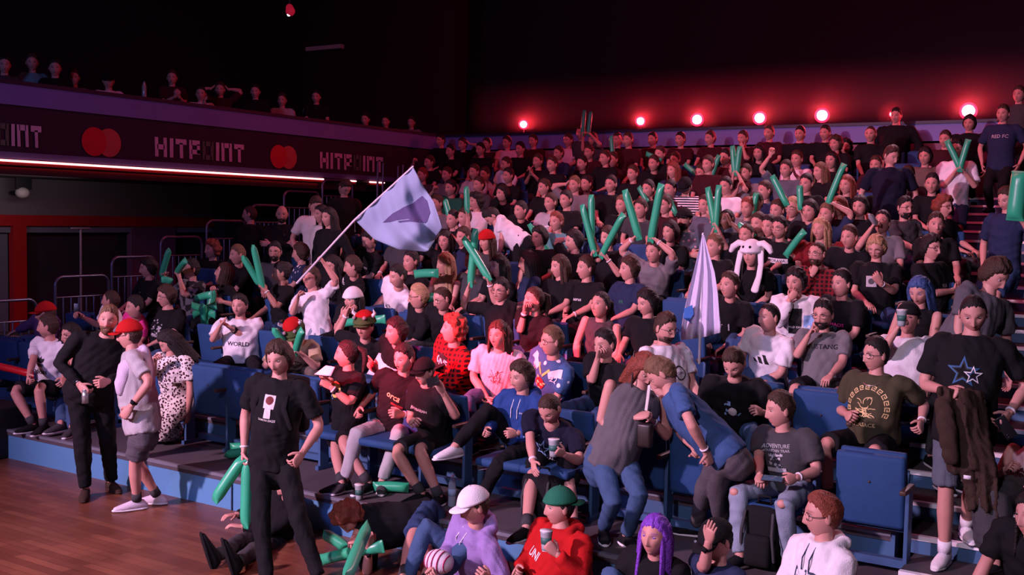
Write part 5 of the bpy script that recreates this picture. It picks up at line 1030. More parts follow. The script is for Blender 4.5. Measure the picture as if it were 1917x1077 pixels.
hold(P, 'r', (317, 467), 0, 'green inflatable stick raised beside the rose wall panel'); hold(P, 'l', (348, 488), -.1, 'green inflatable stick raised towards a bearded face in the marbled T-shirt')
stick_at(PV(302, 524, 8.9), PV(322, 528, 9.0), 'small curled green stick lying between the black T-shirt and the marbled one', .045)
F(278, 503, -22, 'md', 'k', 't', 'black', 'lap', 'lap', 'dark fringed person in black T-shirt with tiny white shield at the barrier end', look=(-30, 6, 0), k=3, dv=-.1, prints=[SHP('blob', .014, .0, .0, 'white', seed=2, n=7)], w=1.05)
# bunny and company
F(1407, 478, 2, 'lg', 'k', 't', 'black', 'mid', 'mid', 'person in black wearing a white rabbit hat with long hanging ears', look=(-6, 2, 0), cap=('bunny', 'white'), k=5, hairL=.26, fine=True, bc='jeans', w=.92)
F(1338, 462, -22, 'sh', 'n', 't', 'black', 'lap', 'lap', 'fair short haired person in black T-shirt with red round print behind the drooping flag', look=(-26, 2, 0), k=5, fine=True, prints=[SHP('disc', .04, .03, -.06, 'brightred'), TX('I', .06, -.05, -.05, 'white'), TX('LINZ', .05, .0, -.13, 'white')])
F(1530, 476, -10, 'bz', 'b', 'l', 'dred', 'chin', 'lap', 'bearded person in dark red plaid shirt holding the cheek, in front of the red T-shirt', look=(-18, 0, 0), glasses=1, beard=.9, k=5, fine=True, tpat='plaid')
F(1536, 430, 0, 'lg', 'y', 't', 'dred', 'lap', 'lap', 'broad person with long blond hair in a dark red T-shirt', k=6, w=1.3, fine=True, hairL=.24, look=(-12, 2, 0))
P = F(1460, 428, -10, 'sh', 'k', 't', 'black', 'lap', (1478, 470, -.2), 'moustached person with glasses in black T-shirt with a white lettered banner print', k=6, beard=.7, glasses=1, fine=True, curll=1.1, prints=[SHP('rect', 1, 0, -.05, 'white', w=.26, h=.06), TX('MORAVA', .05, 0, -.05, 'black')])
hold(P, 'l', (1506, 433), -.05, 'green inflatable stick held aslant beside the long blond hair')
P = F(1641, 465, 5, 'md', 'y', 't', 'black', 'lap', 'phone', 'fair haired person with glasses in black T-shirt with a grey picture print, looking down', k=5, glasses=1, look=(-2, 20, 0), fine=True, band=2, w=1.1, prints=[SHP('rect', 1, -.05, -.02, 'lgrey', w=.10, h=.11), SHP('disc', .03, -.05, -.02, 'dgrey')])
P = F(1651, 418, 5, 'sh', 'k', 't', 'grey', (1638, 418, -.2), 'lap', 'person in grey T-shirt drinking from a shiny bottle held up to the face', k=6, look=(-4, -16, 0), fine=True)
g = G(); q = P['hr']+[0, -.03, .03]; g.tube([q+[0, .02, -.04], q+[-.02, -.1, .03], q+[-.03, -.13, .05]], [.032, .032, .014], seg=12); tag(put('drinks_bottle', g.mesh('drinks_bottle', off=q), mat('glass_bottle', (.4, .42, .45), .08, spec=.8), None, q), 'shiny bottle tipped up to the mouth in front of the grey T-shirt', 'bottle')
F(1743, 465, 52, 'md', 'k', 't', 'black', 'cross', 'lap', 'person with dark fringe and glasses in black T-shirt turning towards the aisle', k=5, glasses=1, look=(58, 4, 0), fine=True, w=1.1, prints=[TX('101', .05, .03, -.05, 'lgrey')])
F(1752, 422, 22, 'sh', 'b', 't', 'black', 'lap', 'lap', 'round faced person in black between the dark fringe and the auburn hair', k=6, look=(20, 0, 0), fine=True)
F(1766, 388, 55, 'cu', 'r', 't', 'black', 'lap', 'lap', 'person with glasses and auburn curls in black looking towards the aisle', k=7, glasses=1, look=(62, 4, 0))
F(1694, 390, 42, 'sh', 'k', 't', 'dgrey', 'lap', 'mid', 'smiling bearded person with glasses in dark grey T-shirt', k=7, glasses=1, beard=.9, look=(48, 4, 0), fine=True)
F(1484, 390, -5, 'sh', 'y', 'l', 'black', 'lap', 'lap', 'fair person with round glasses and a dark collared top', k=7, glasses=1)
F(1571, 388, -10, 'lg', 'r', 't', 'black', 'lap', 'lap', 'person with long reddish hair in black behind the dark red T-shirt', k=7, hairL=.3)
F(1361, 412, -15, 'bz', 'k', 't', 'black', 'lap', 'upl', 'dark skinned person in black beside the wide green sticks', k=6, skin=2)
F(1281, 412, 2, 'sh', 'k', 't', 'slate', 'cross', 'cross', 'bearded person in dark cap and blue patterned T-shirt with arms folded', k=6, cap=('cap', 'black'), beard=1., tpat='mottle', fine=True, w=1.12, look=(-4, -4, 0))
P = F(1224, 472, -5, 'sh', 'b', 't', 'grey', (1193, 440, -.2), (1222, 442, -.2), 'person in grey T-shirt waving two long green sticks before the face', k=5, fine=True, curlr=1.1, curll=1.1, band=3, w=1.05)
hold(P, 'r', (1170, 357), -.05, 'green inflatable stick leaning back from the grey T-shirt', r=.045); hold(P, 'l', (1238, 346), -.05, 'tall green inflatable stick leaning towards the striped T-shirt', r=.045)
P = F(1138, 446, -10, 'md', 'b', 't', 'black', (1112, 470, -.2), (1131, 474, -.25), 'brown haired person swinging green sticks in front of the face', k=5, curlr=1.1, curll=1.1, band=2)
hold(P, 'l', (1167, 402), -.05, 'green inflatable stick leaning across a brown haired face'); hold(P, 'r', (1090, 385), -.05, 'long green inflatable stick to the side of the brown haired face')
P = F(1075, 452, -30, 'md', 'k', 't', 'black', 'head', (1108, 440, -.2), 'dark haired person in black propping the head on one hand, green stick up', k=5, look=(-40, 6, 0), band=1, curll=1.1); hold(P, 'l', (1107, 366), 0, 'upright green inflatable stick above the dark head propped on a hand')
P = F(1042, 416, -5, 'qf', 'r', 't', 'teal', (1036, 488, -.3), 'lap', 'auburn haired person in teal T-shirt with lettering across the chest', k=6, fine=True, curlr=1.1, w=1.1, prints=[TX('PSYCH', .06, 0, -.06, 'black')])
hold(P, 'r', (991, 421), -.2, 'green inflatable stick leaning away in front of the teal T-shirt')
F(1031, 380, -8, 'sh', 'b', 't', 'lgrey', 'lap', 'lap', 'person in light grey T-shirt with a white swoosh-like curve', k=7, prints=[SHP('rect', 1, .0, -.03, 'white', rot=14, w=.14, h=.02)])
F(911, 452, -4, 'lg', 'b', 't', 'dgrey', 'lap', 'lap', 'long haired person in a red knitted hat behind the crossed green sticks', k=5, cap=('beanie', 'red'), hairL=.24, fine=True)
P = F(834, 452, 10, 'lg', 'k', 't', 'black', 'head', 'head', 'shaggy dark haired person in black with both hands behind the head', k=5, hairL=.10, fine=True, prints=[TX('C', .07, 0, -.1, 'white')])
F(692, 450, -18, 'sh', 'k', 't', 'black', 'lap', 'mid', 'person in black T-shirt with two lines of small lettering below the waved flag', k=5, look=(-24, 24, 0), fine=True, band=2, prints=[TX('GAME', .035, -.03, .0, 'lgrey'), TX('ON STREET', .035, 0, -.04, 'lgrey')])
F(626, 440, -10, 'sh', 'k', 't', 'black', 'lap', 'lap', 'person with glasses in black beneath the white flag pole', k=5, glasses=1)
# bent over white T-shirt
P = Q(6, 922, 405, -48, 'sh', 'k', 't', 'white', 'black haired person in white T-shirt bending down between the rows', base='stand', v=HV(6)-.1, lvl=LV(6), look=(-52, 62, 0), pel=PV(972, 452, HV(6)-.05), lod=1, hr='hang', hl='hang', bc='black', w=1.05)
# upper rows
F(1283, 350, 6, 'sh', 'k', 't', 'black', 'lap', 'lap', 'person in black cap and black and white striped T-shirt looking down', cap=('cap', 'black'), tpat='stripe', look=(6, 34, 0), fine=True)
T_ = [
 (819, 382, -12, 'sh', 'b', 't', 'grey', 'lap', 'lap'), (891, 378, -20, 'cu', 'k', 'j', 'white', 'lap', 'lap'), (848, 412, -5, 'sh', 'k', 't', 'black', 'lap', 'lap'),
 (844, 353, -6, 'sh', 'k', 't', 'green', 'upl', 'lap'), (897, 347, -10, 'sh', 'b', 't', 'dgrey', 'lap', 'lap'), (941, 363, -15, 'md', 'k', 't', 'black', 'clap', 'lap'), (952, 330, -12, 'sh', 'k', 't', 'black', 'lap', 'lap'),
 (1019, 352, -18, 'sh', 'b', 't', 'black', 'lap', 'lap'), (1076, 347, -2, 'sh', 'n', 't', 'grey', 'head', 'lap'), (1098, 345, -8, 'sh', 'k', 't', 'maroon', 'lap', 'lap'), (1144, 346, 0, 'sh', 'k', 't', 'black', 'lap', 'lap'),
 (1185, 326, -10, 'sh', 'b', 't', 'black', 'lap', 'lap'), (1224, 307, -5, 'sh', 'b', 't', 'black', 'lap', 'lap'), (1260, 320, -10, 'lg', 'r', 't', 'navy', 'lap', 'lap'),
 (1359, 350, -5, 'sh', 'k', 't', 'white', 'lap', 'lap'), (1396, 325, -8, 'sh', 'b', 't', 'grey', 'clap', 'lap'), (1432, 358, -25, 'sh', 'b', 't', 'navy', 'lap', 'lap'), (1472, 318, -8, 'sh', 'b', 't', 'slate', 'up', 'lap'),
 (1510, 345, -6, 'sh', 'k', 't', 'black', 'lap', 'lap'), (1536, 322, -30, 'lg', 'n', 't', 'black', 'lap', 'lap'), (1557, 301, -5, 'lg', 'k', 't', 'black', 'lap', 'lap'), (1585, 347, -8, 'lg', 'r', 't', 'black', 'lap', 'lap'),
 (1492, 299, -4, 'sh', 'b', 't', 'white', 'lap', 'clap'), (1421, 287, -2, 'lg', 'k', 'j', 'black', 'lap', 'lap'), (1358, 296, -10, 'sh', 'k', 't', 'maroon', 'lap', 'lap'), (1326, 309, -10, 'sh', 'b', 't', 'maroon', 'lap', 'lap'),
 (1391, 260, -10, 'sh', 'b', 't', 'maroon', 'lap', 'mouth'), (1330, 260, -20, 'sh', 'b', 't', 'maroon', 'lap', 'lap'), (1274, 262, -6, 'sh', 'k', 't', 'maroon', 'lap', 'lap'), (1264, 301, -5, 'sh', 'b', 't', 'maroon', 'lap', 'lap'),
 (1564, 270, -10, 'cu', 'b', 't', 'black', 'lap', 'lap'), (1583, 276, 20, 'cu', 'k', 'j', 'black', 'lap', 'lap'), (1630, 252, 5, 'bz', 'b', 't', 'black', 'lap', 'lap'), (1732, 294, 0, 'md', 'k', 't', 'khaki', 'lap', 'lap'),
 (825, 264, -5, 'sh', 'k', 't', 'black', 'lap', 'lap'), (844, 284, -12, 'sh', 'k', 't', 'black', 'lap', 'lap'), (866, 271, -4, 'sh', 'b', 't', 'black', 'lap', 'head'), (900, 281, -6, 'sh', 'k', 't', 'black', 'lap', 'lap'),
 (912, 271, -4, 'sh', 'b', 't', 'maroon', 'lap', 'lap'), (949, 268, -4, 'sh', 'b', 't', 'pink2', 'lap', 'lap'), (974, 280, -3, 'sh', 'k', 't', 'black', 'lap', 'lap'), (998, 265, -3, 'sh', 'b', 't', 'maroon', 'lap', 'lap'),
 (1046, 288, -14, 'sh', 'b', 't', 'navy', 'lap', 'lap'), (804, 305, -12, 'sh', 'b', 't', 'black', 'upl', 'lap'), (791, 329, -12, 'sh', 'r', 't', 'dgrey', 'lap', 'lap'), (837, 328, -6, 'sh', 'b', 't', 'grey', 'lap', 'lap'),
 (888, 323, -2, 'sh', 'b', 't', 'lgrey', 'lap', 'lap'), (908, 328, -4, 'sh', 'b', 't', 'lgrey', 'lap', 'mouth'), (948, 309, -20, 'sh', 'b', 't', 'white', 'lap', 'lap'), (1007, 303, -4, 'sh', 'b', 't', 'black', 'clap', 'clap'), (1034, 309, -8, 'sh', 'b', 't', 'black', 'lap', 'lap'),
 (1064, 264, -6, 'sh', 'b', 't', 'pink2', 'lap', 'lap'), (1103, 286, -6, 'sh', 'b', 't', 'maroon', 'lap', 'lap'), (1090, 307, -10, 'sh', 'k', 't', 'black', 'lap', 'lap'), (1133, 297, -16, 'sh', 'b', 't', 'black', 'lap', 'lap'), (1156, 263, -4, 'sh', 'b', 't', 'black', 'lap', 'upl'),
 (1176, 263, -4, 'sh', 'b', 't', 'maroon', 'lap', 'lap'), (1060, 375, -8, 'sh', 'k', 't', 'black', 'lap', 'lap'), (1200, 392, -8, 'sh', 'b', 't', 'dgrey', 'lap', 'lap'), (1165, 385, -5, 'sh', 'n', 't', 'black', 'lap', 'lap'),
 (1245, 385, -10, 'sh', 'b', 't', 'maroon', 'lap', 'lap'), (1400, 390, -5, 'sh', 'r', 't', 'grey', 'lap', 'lap'), (1320, 385, -5, 'sh', 'b', 't', 'slate', 'lap', 'lap'), (1610, 388, 0, 'md', 'k', 't', 'black', 'lap', 'lap'),
 (975, 395, -10, 'sh', 'k', 't', 'black', 'lap', 'lap'), (777, 420, -8, 'sh', 'k', 't', 'black', 'lap', 'lap'), (750, 440, -12, 'sh', 'b', 't', 'dgrey', 'lap', 'lap'), (868, 445, -8, 'sh', 'b', 't', 'navy', 'lap', 'lap'),
 (720, 385, -8, 'sh', 'k', 't', 'black', 'lap', 'lap'), (665, 390, -10, 'sh', 'b', 't', 'white', 'lap', 'lap'), (1590, 445, -8, 'sh', 'b', 't', 'black', 'lap', 'lap'), (1010, 445, -8, 'md', 'k', 't', 'black', 'lap', 'lap'),
 (770, 490, -8, 'sh', 'k', 't', 'black', 'lap', 'lap'), (885, 490, -10, 'sh', 'n', 't', 'dgrey', 'lap', 'lap'), (1420, 420, -10, 'sh', 'b', 't', 'dgrey', 'lap', 'lap'), (1255, 435, -10, 'md', 'k', 't', 'black', 'lap', 'lap'),
 (1048, 500, -20, 'lg', 'b', 't', 'black', 'lap', 'lap'), (1440, 425, -5, 'sh', 'k', 't', 'black', 'lap', 'lap'),
 (1655, 345, 8, 'sh', 'k', 't', 'black', 'lap', 'lap'), (1700, 330, 0, 'sh', 'b', 't', 'dgrey', 'lap', 'lap'), (1745, 345, 10, 'sh', 'k', 't', 'black', 'lap', 'lap'), (1640, 310, 0, 'sh', 'b', 't', 'maroon', 'lap', 'lap'), (1440, 250, -5, 'sh', 'b', 't', 'maroon', 'lap', 'lap'),
 (1222, 262, -5, 'sh', 'k', 't', 'maroon', 'lap', 'lap'), (1545, 250, -5, 'sh', 'k', 't', 'black', 'lap', 'lap'), (1770, 262, -5, 'sh', 'b', 't', 'maroon', 'lap', 'lap'), (1110, 262, -5, 'sh', 'b', 't', 'dgrey', 'lap', 'lap'),
]
for i, t in enumerate(T_): F(*t[:9], band=(i % 5 == 1)*1+(i % 7 == 3)*2)
# sticks among the upper rows, each with the person who holds it
def FS(x, y, yaw, hair, hc, tc, hrp, hlp, tips, labs, label='', **kw):
    P = F(x, y, yaw, hair, hc, 't', tc, hrp if hrp else 'lap', hlp if hlp else 'lap', label, curlr=1.1 if hrp else None, curll=1.1 if hlp else None, **kw)
    for (h, tip), l in zip(tips, labs): hold(P, h, tip, 0., l)
    return P
FS(1791, 281, 4, 'sh', 'k', 'white', (1794, 312, -.2), (1800, 312, -.2), (('r', (1773, 264)), ('l', (1813, 262))), ('green stick forming one arm of a V before a white T-shirt near the top', 'green stick forming the other arm of the V, nearer the brightest red lamp'), 'person in white T-shirt standing by the aisle holding two green sticks in a V', k=9, base='stand', lvl=LV(9), v=14.9, bot='shorts', fine=True)
FS(1336, 395, -8, 'sh', 'b', 'slate', (1336, 425, -.1), (1345, 420, -.1), (('r', (1325, 352)), ('l', (1346, 348))), ('wide looking green stick above the fair haired head, outer one', 'wide looking green stick above the fair haired head, inner one'), 'person in dark blue T-shirt raising two wide green sticks', k=6)
FS(1455, 395, -6, 'sh', 'b', 'dgrey', None, (1470, 378, -.1), (('l', (1446, 330)),), ('green stick raised beside round glasses in the middle rows',), 'person in dark grey raising one green stick in the seventh row', k=7)
FS(1516, 396, -5, 'md', 'k', 'black', None, (1498, 385, -.1), (('l', (1497, 348)),), ('short green stick standing by the black T-shirt with white print',), 'dark haired person in black holding up a short green stick, seventh row', k=7)
FS(1548, 402, -8, 'sh', 'n', 'navy', None, (1554, 377, -.15), (('l', (1580, 308)),), ('long green stick slanting up towards the upper rows, above the dark red T-shirt',), 'person in navy raising a long slanting green stick behind the dark red T-shirt', k=7)
FS(1214, 355, -8, 'sh', 'k', 'black', (1205, 372, -.1), None, (('r', (1196, 350)),), ('small green stick waving above the tall pair in mid crowd',), 'person in black waving a small green stick, eighth row')
FS(1376, 318, -8, 'sh', 'b', 'maroon', (1374, 322, -.15), (1381, 322, -.15), (('r', (1371, 274)), ('l', (1385, 275))), ('green stick of the narrow upright pair under the fourth red lamp, first one', 'green stick of the narrow upright pair under the fourth red lamp, second one'), 'person in dark red holding a narrow upright pair of green sticks')
FS(1312, 325, -8, 'sh', 'b', 'navy', (1307, 334, -.1), (1332, 336, -.1), (('r', (1282, 308)), ('l', (1346, 291))), ('green stick slanting down the eighth row beside the striped T-shirt', 'green stick slanting up the eighth row beneath the third red lamp'), 'person in navy spreading two green sticks outwards')
FS(1148, 300, -8, 'sh', 'b', 'maroon', (1146, 302, -.15), None, (('r', (1144, 255)),), ('thin upright green stick against the pale balcony band',), 'person in dark red holding one thin upright green stick')
FS(1088, 250, -8, 'sh', 'b', 'dgrey', (1090, 250, -.1), (1102, 250, -.1), (('r', (1094, 207)), ('l', (1106, 210))), ('green stick raised above the back rail, dimmer of two', 'green stick raised above the back rail beside its twin'), 'person on the top row raising two green sticks above the rail', k=12)
FS(1415, 380, -8, 'sh', 'b', 'grey', (1408, 400, -.1), None, (('r', (1416, 362)),), ('faint green stick raised behind the rabbit hat',), 'person in grey raising a faint green stick behind the rabbit hat', k=7)
FS(1398, 440, -8, 'bz', 'b', 'black', (1402, 440, -.1), None, (('r', (1382, 421)),), ('short green stick just above the rabbit hat',), 'person in black with a short green stick directly above the rabbit hat', k=6)
FS(1255, 355, -8, 'sh', 'k', 'maroon', (1262, 395, -.1), None, (('r', (1247, 362)),), ('small green stick behind the tall leaning one in mid crowd',), '', k=8)
FS(870, 408, -8, 'sh', 'b', 'black', (876, 392, -.1), (838, 402, -.1), (('r', (873, 350)), ('l', (833, 374))), ('green stick raised beside the curly head in the white jacket', 'green stick raised beside the waved flag edge'), 'person in black raising green sticks next to the waved flag')
FS(1236, 290, -8, 'sh', 'b', 'black', (1230, 300, -.1), None, (('r', (1210, 288)),), ('dim green stick lying aslant below the second red lamp',), '', k=10)
stick_at(PV(776, 514, HV(4)-.45), PV(820, 512, HV(4)-.45), 'green stick lying level behind the fair haired youngster with glasses', .05)
stick_at(PV(790, 562, HV(3)-.2), PV(822, 556, HV(3)-.1), 'green stick tucked between the two pairs of glasses', .05)
stick_at(PV(640, 606, HV(3)-.5), PV(720, 598, HV(3)-.5), 'green stick lying behind the felt hat and black T-shirt', .045)
for a, b_, l in (((424, 830), (480, 818), 'green stick lying highest in the pile on the front deck'), ((422, 852), (482, 846), 'green stick lying lowest in the pile on the front deck'), ((432, 838), (492, 838), 'green stick crossing the middle of the pile on the front deck')):
    stick_at(PZ(a[0], a[1], .37), PZ(b_[0], b_[1], .37), l, .045)
stick_at(PZ(700, 912, .37), PZ(764, 914, .37), 'green stick lying on the deck behind the grey trousers', .045)
# standing figures
def ST(k, x, y, yaw, hair, hc, top, tc, label, **kw): return Q(k, x, y, yaw, hair, hc, top, tc, label, base='stand', lod=kw.pop('lod', 0), hr=kw.pop('hr', 'hang'), hl=kw.pop('hl', 'hang'), bc=kw.pop('bc', 'black'), **kw)
ST(8, 1668, 293, 20, 'sh', 'b', 't', 'navydark', 'tall person in dark blue standing with bowed head among the seated rows', v=HV(8)-.2, look=(55, 22, 0), w=1.15, lod=1)
ST(12, 1678, 218, 0, 'sh', 'k', 'j', 'black', 'tall dark figure standing before the small red lamp on the top row', v=HV(12)+.2, w=1.3)
ST(12, 1498, 252, 0, 'sh', 'k', 'j', 'black', 'broad dark figure standing on the top row against the pale band', v=HV(12), w=1.3)
ST(12, 1815, 232, 0, 'md', 'k', 'j', 'black', 'dark figure standing on the top row under the brightest red lamp', v=HV(12), w=1.2)
ST(11, 1878, 214, -6, 'sh', 'b', 't', 'navy', 'person standing at the stair head in dark blue T-shirt with pale lettering', v=HV(11), lvl=2.945, prints=[TX('RED FC', .07, 0, .0, 'lgrey')], w=1.1)
P = ST(6, 1886, 374, -24, 'sh', 'b', 't', 'navy', 'person in dark blue climbing the aisle stairs with a big green stick', v=HV(6), lvl=1.695, look=(-30, 20, 0), bot='shorts', bc='denim', hl=(1904, 400, -.35), lod=1)
stick_at(PV(1900, 412, 10.4), PV(1911, 322, 10.4), 'biggest looking green stick, upright at the picture edge beside the stairs', .075)
P = ST(10, 1908, 178, -10, 'sh', 'b', 't', 'dgrey', 'dim figure at the picture edge high above the stairs', v=18.15, lvl=3.195)
ST(5, 468, 402, 8, 'bz', 'b', 'l', 'black', 'steward in black with a cropped head turned away behind the seats', v=HV(5)+.1, lvl=LV(5), look=(-60, 2, 0), w=1.1, lod=1)
ST(5, 528, 402, 30, '', 'b', 'l', 'black', 'bald bearded steward in a black polo shirt with a tiny white mark', v=HV(5)+.1, lvl=LV(5), look=(40, 8, 0), beard=.9, w=1.12, lod=1, hl='cross', hr='cross', prints=[SHP('blob', .014, .07, .04, 'white', seed=5, n=6)])
ST(6, 590, 385, 60, 'sh', 'b', 't', 'cream', 'person in a pale top leaning among the group by the far stairs', v=HV(5), lvl=LV(5), look=(70, 30, 0))
ST(6, 602, 402, -10, 'lg', 'k', 't', 'cream', 'long haired person in a pale frilled dress by the far stairs', v=HV(5)-.2, lvl=LV(5), bot='skirt', bc='cream', hairL=.3)
ST(7, 645, 352, 70, 'sh', 'b', 'l', 'black', 'dark figure with pale head bowed above the group in white', v=HV(6), lvl=LV(6), look=(80, 40, 0))
ST(7, 616, 408, 0, 'lg', 'k', 'l', 'black', 'dark clad person behind the thin white flag pole', v=HV(4)+.25, lvl=LV(4))
# balcony audience on the side
for i, (x, y, tc, pose, lab_) in enumerate(((8, 122, 'dgrey', 'lap', 'balcony spectator nearest the picture edge'), (60, 118, 'teal', 'mid', 'balcony spectator in a greenish top near the picture edge'), (103, 128, 'black', 'lap', 'dim balcony spectator next to the greenish top'), (138, 146, 'grey', 'lap', 'balcony spectator leaning low at the rail before the dark cap'),
    (203, 152, 'pink2', 'lap', 'balcony spectator in a dark cap and pale top at the rail'), (322, 146, 'maroon', 'phone', 'balcony spectator stretching an arm along the rail'), (376, 176, 'cream', 'clap', 'balcony spectator clapping pale hands'), (412, 168, 'maroon', 'head', 'balcony spectator with raised hands beside the clapping one'),
    (478, 172, 'black', 'lap', 'balcony spectator in black with a reddish face'), (528, 188, 'lgrey', 'mid', 'balcony spectator with a pale shirt front'), (592, 182, 'black', 'lap', 'balcony spectator directly below the round white lamp'), (577, 212, 'white', 'lap', 'balcony spectator in a white hat low behind the rail'),
    (722, 228, 'maroon', 'lap', 'balcony spectator in dark red towards the back corner'), (770, 230, 'grey', 'mid', 'balcony spectator closest to the back corner'), (684, 224, 'black', 'lap', 'small dim balcony spectator third from the back corner'))):
    H = PU(x, y, WALLU-.75-.25*(i % 2)); P = person(H, 'sit', H[2]-1.2, yaw=78-i*3, look=(60-i*3, 8, 0), hair='sh', hc='kb'[i % 2], tc=tc, hr=pose, hl=pose, label=lab_, lod=0, cap=('cap', 'black') if i == 4 else (('cap', 'white') if i == 11 else None), bc='black')
# unlabelled ones get a label from how they look and where they sit
WORD = dict(k='black', b='dark brown', n='light brown', y='blond', r='auburn', g='grey', p='dgrey', bl='blue'); HW = dict(sh='short', md='fringed', cu='curly', lg='long', bz='cropped', qf='combed-up', pony='tied', wild='wild', bun='knotted')
TW = dict(maroon='dark red', dgrey='dark grey', lgrey='light grey', dred='dark red', pink2='pale pink', slate='slate blue', khaki='khaki green', cream='cream white')
ORD = 'first second third fourth fifth sixth seventh eighth ninth tenth eleventh twelfth'.split()+['%dth' % i for i in range(13, 40)]
rows = {}
for P in PEOPLE:
    if 'k' in P and P.get('px'): rows.setdefault(P['k'], []).append(P)
for k, L_ in rows.items():
    L_.sort(key=lambda P: -P['H'][0])
    for i, P in enumerate(L_):
        if P['auto']:
            h, c = P['hairk']; P['root']['label'] = '%s %s haired person in %s, %s row up, %s from the stairs' % (HW[h], WORD[c], TW.get(P['tc'], P['tc']), ORD[k-1], ORD[i])
# ================================================================ flags, bags, bottle, seats
mflag = mat('flag_cloth', (.27, .38, .54), .85, bump=.1, bscale=30); mflagd = mat('flag_print', (.09, .08, .20), .85)
v_ = Pflag['hl'][1]
A = PV(556, 530, v_-.05); B = PV(664, 412, v_-.02); C_ = PV(773, 312, v_)
r = empty('flag', A, 'large pale blue flag with a dark emblem waved on a long white pole', 'flag')
g = G(); g.tube([A, B, C_], [.013, .012, .010], seg=10); put('pole', g.mesh('pole', off=A), mat('pole_white', (.7, .66, .72), .4), r)
# flag cloth: a grid from the pole edge towards the free side, given in the picture plane of the waver and rippled in depth
cor = [(664, 412), (700, 452), (748, 470), (800, 472), (803, 455), (828, 425), (812, 372), (773, 312)]
N1, N2 = 34, 34; top = [(664, 412), (773, 312)]; 
def bl(a, b):
    # a along the pole, b away from it; lower side and free side bulge
    p0 = np.array([664+109*a, 412-100*a]); lowc = [(664, 412), (700, 448), (748, 468), (800, 472)]; upc = [(773, 312), (790, 345), (812, 378), (828, 428)]
    t = b*3; i = min(2, int(t)); w = t-i; lo = np.array(lowc[i])*(1-w)+np.array(lowc[i+1])*w; up = np.array(upc[i])*(1-w)+np.array(upc[i+1])*w
    q = lo*(1-a)+up*a; e = np.array([664, 412])*(1-a)+np.array([773, 312])*a; q = q+(e-(np.array([664, 412])*(1-a)+np.array([773, 312])*a)); return q
def zoff(a, b): return .14*b*math.sin(a*7+b*4)+.10*b*math.sin(b*9-a*3)+.02*math.sin(a*22+b*9)
V = []; th = .003
for s in (0, th):
    for i in range(N1):
        for j in range(N2): a, b = i/(N1-1), j/(N2-1); q = bl(a, b); V.append(PV(q[0], q[1], v_+zoff(a, b)+s))
Fc = []; o = N1*N2
for i in range(N1-1):
    for j in range(N2-1): q = i*N2+j; Fc += [(q, q+1, q+N2+1, q+N2), (o+q, o+q+N2, o+q+N2+1, o+q+1)]
for j in range(N2-1): Fc += [(j, o+j, o+j+1, j+1), (o-N2+j, o-N2+j+1, 2*o-N2+j+1, 2*o-N2+j)]
for i in range(N1-1): q = i*N2; Fc += [(q, q+N2, o+q+N2, o+q), (q+N2-1, o+q+N2-1, o+q+2*N2-1, q+2*N2-1)]
g = G(); g.add(V, Fc); flagm = put('cloth', g.mesh('cloth', off=A), mflag, r)
bv = BVHTree.FromPolygons([v.co for v in flagm.data.vertices], [p.vertices for p in flagm.data.polygons])
def flagprint(poly):
    bm = bmesh.new(); vs = [bm.verts.new((x, y, 0)) for x, y in poly]; bm.faces.new(vs); bmesh.ops.triangulate(bm, faces=bm.faces[:])
    for _ in range(4):
        e = [e for e in bm.edges if e.calc_length() > 5]
        if e: bmesh.ops.subdivide_edges(bm, edges=e, cuts=1); bmesh.ops.triangulate(bm, faces=[q for q in bm.faces if len(q.verts) > 3])
    for v in bm.verts:
        d = Vector(nrm(ray(v.co.x, v.co.y))); h = bv.ray_cast(Vector(CO-A), d); p = h[0] if h[0] is not None else Vector(PV(v.co.x, v.co.y, v_)-A); v.co = p-Vector((0, 1, 0))*.006
    m2 = bpy.data.meshes.new('emblem'); bm.to_mesh(m2); bm.free(); put('emblem', m2, mflagd, r)
flagprint([(717, 417), (735, 400), (750, 392), (756, 388), (768, 383), (773, 381), (771, 394), (783, 398), (784, 372), (791, 367), (800, 376), (806, 398), (800, 415), (785, 417), (765, 410), (745, 412), (730, 416)])
flagprint([(745, 414), (770, 411), (800, 414), (797, 418), (768, 415), (748, 417)])
# drooping flag
v2 = HV(3)-.75
A = PV(1314, 440, v2); r = empty('flag', A, 'white flag with blue corner hanging limp from its upright pole in mid crowd', 'flag')
prof = [(440, 2, 1316), (470, 9, 1317), (510, 20, 1318), (550, 28, 1316), (590, 34, 1313), (615, 37, 1312), (630, 37, 1312)]
V = []; N2 = 30
for s in (0, .004):
    for (y, hw, cx) in prof:
        for j in range(N2):
            b = j/(N2-1)*2-1; x = cx+b*hw; dy = 10*(1-abs(b))*(y-440)/190 if y > 600 else 0
            V.append(PV(x, y-(18*b if y > 600 else 0)*.4+dy*.3, v2+s+.05*math.sin(b*9+y*.004)*(y-430)/200))
Fc = []; N1 = len(prof); o = N1*N2
for i in range(N1-1):
    for j in range(N2-1): q = i*N2+j; Fc += [(q, q+1, q+N2+1, q+N2), (o+q, o+q+N2, o+q+N2+1, o+q+1)]
for j in range(N2-1): Fc += [(j, o+j, o+j+1, j+1), (o-N2+j, o-N2+j+1, 2*o-N2+j+1, 2*o-N2+j)]
for i in range(N1-1): q = i*N2; Fc += [(q, q+N2, o+q+N2, o+q), (q+N2-1, o+q+N2-1, o+q+2*N2-1, q+2*N2-1)]
g = G(); g.add(V, Fc); put('cloth', g.mesh('cloth', off=A), mat('flag_white', (.62, .58, .76), .85), r)
g = G(); B = PV(1309, 680, v2+.02); g.tube([PV(1316, 438, v2+.02), B], [.011, .013], seg=8); put('pole', g.mesh('pole', off=A), MATS['pole_white'], r)
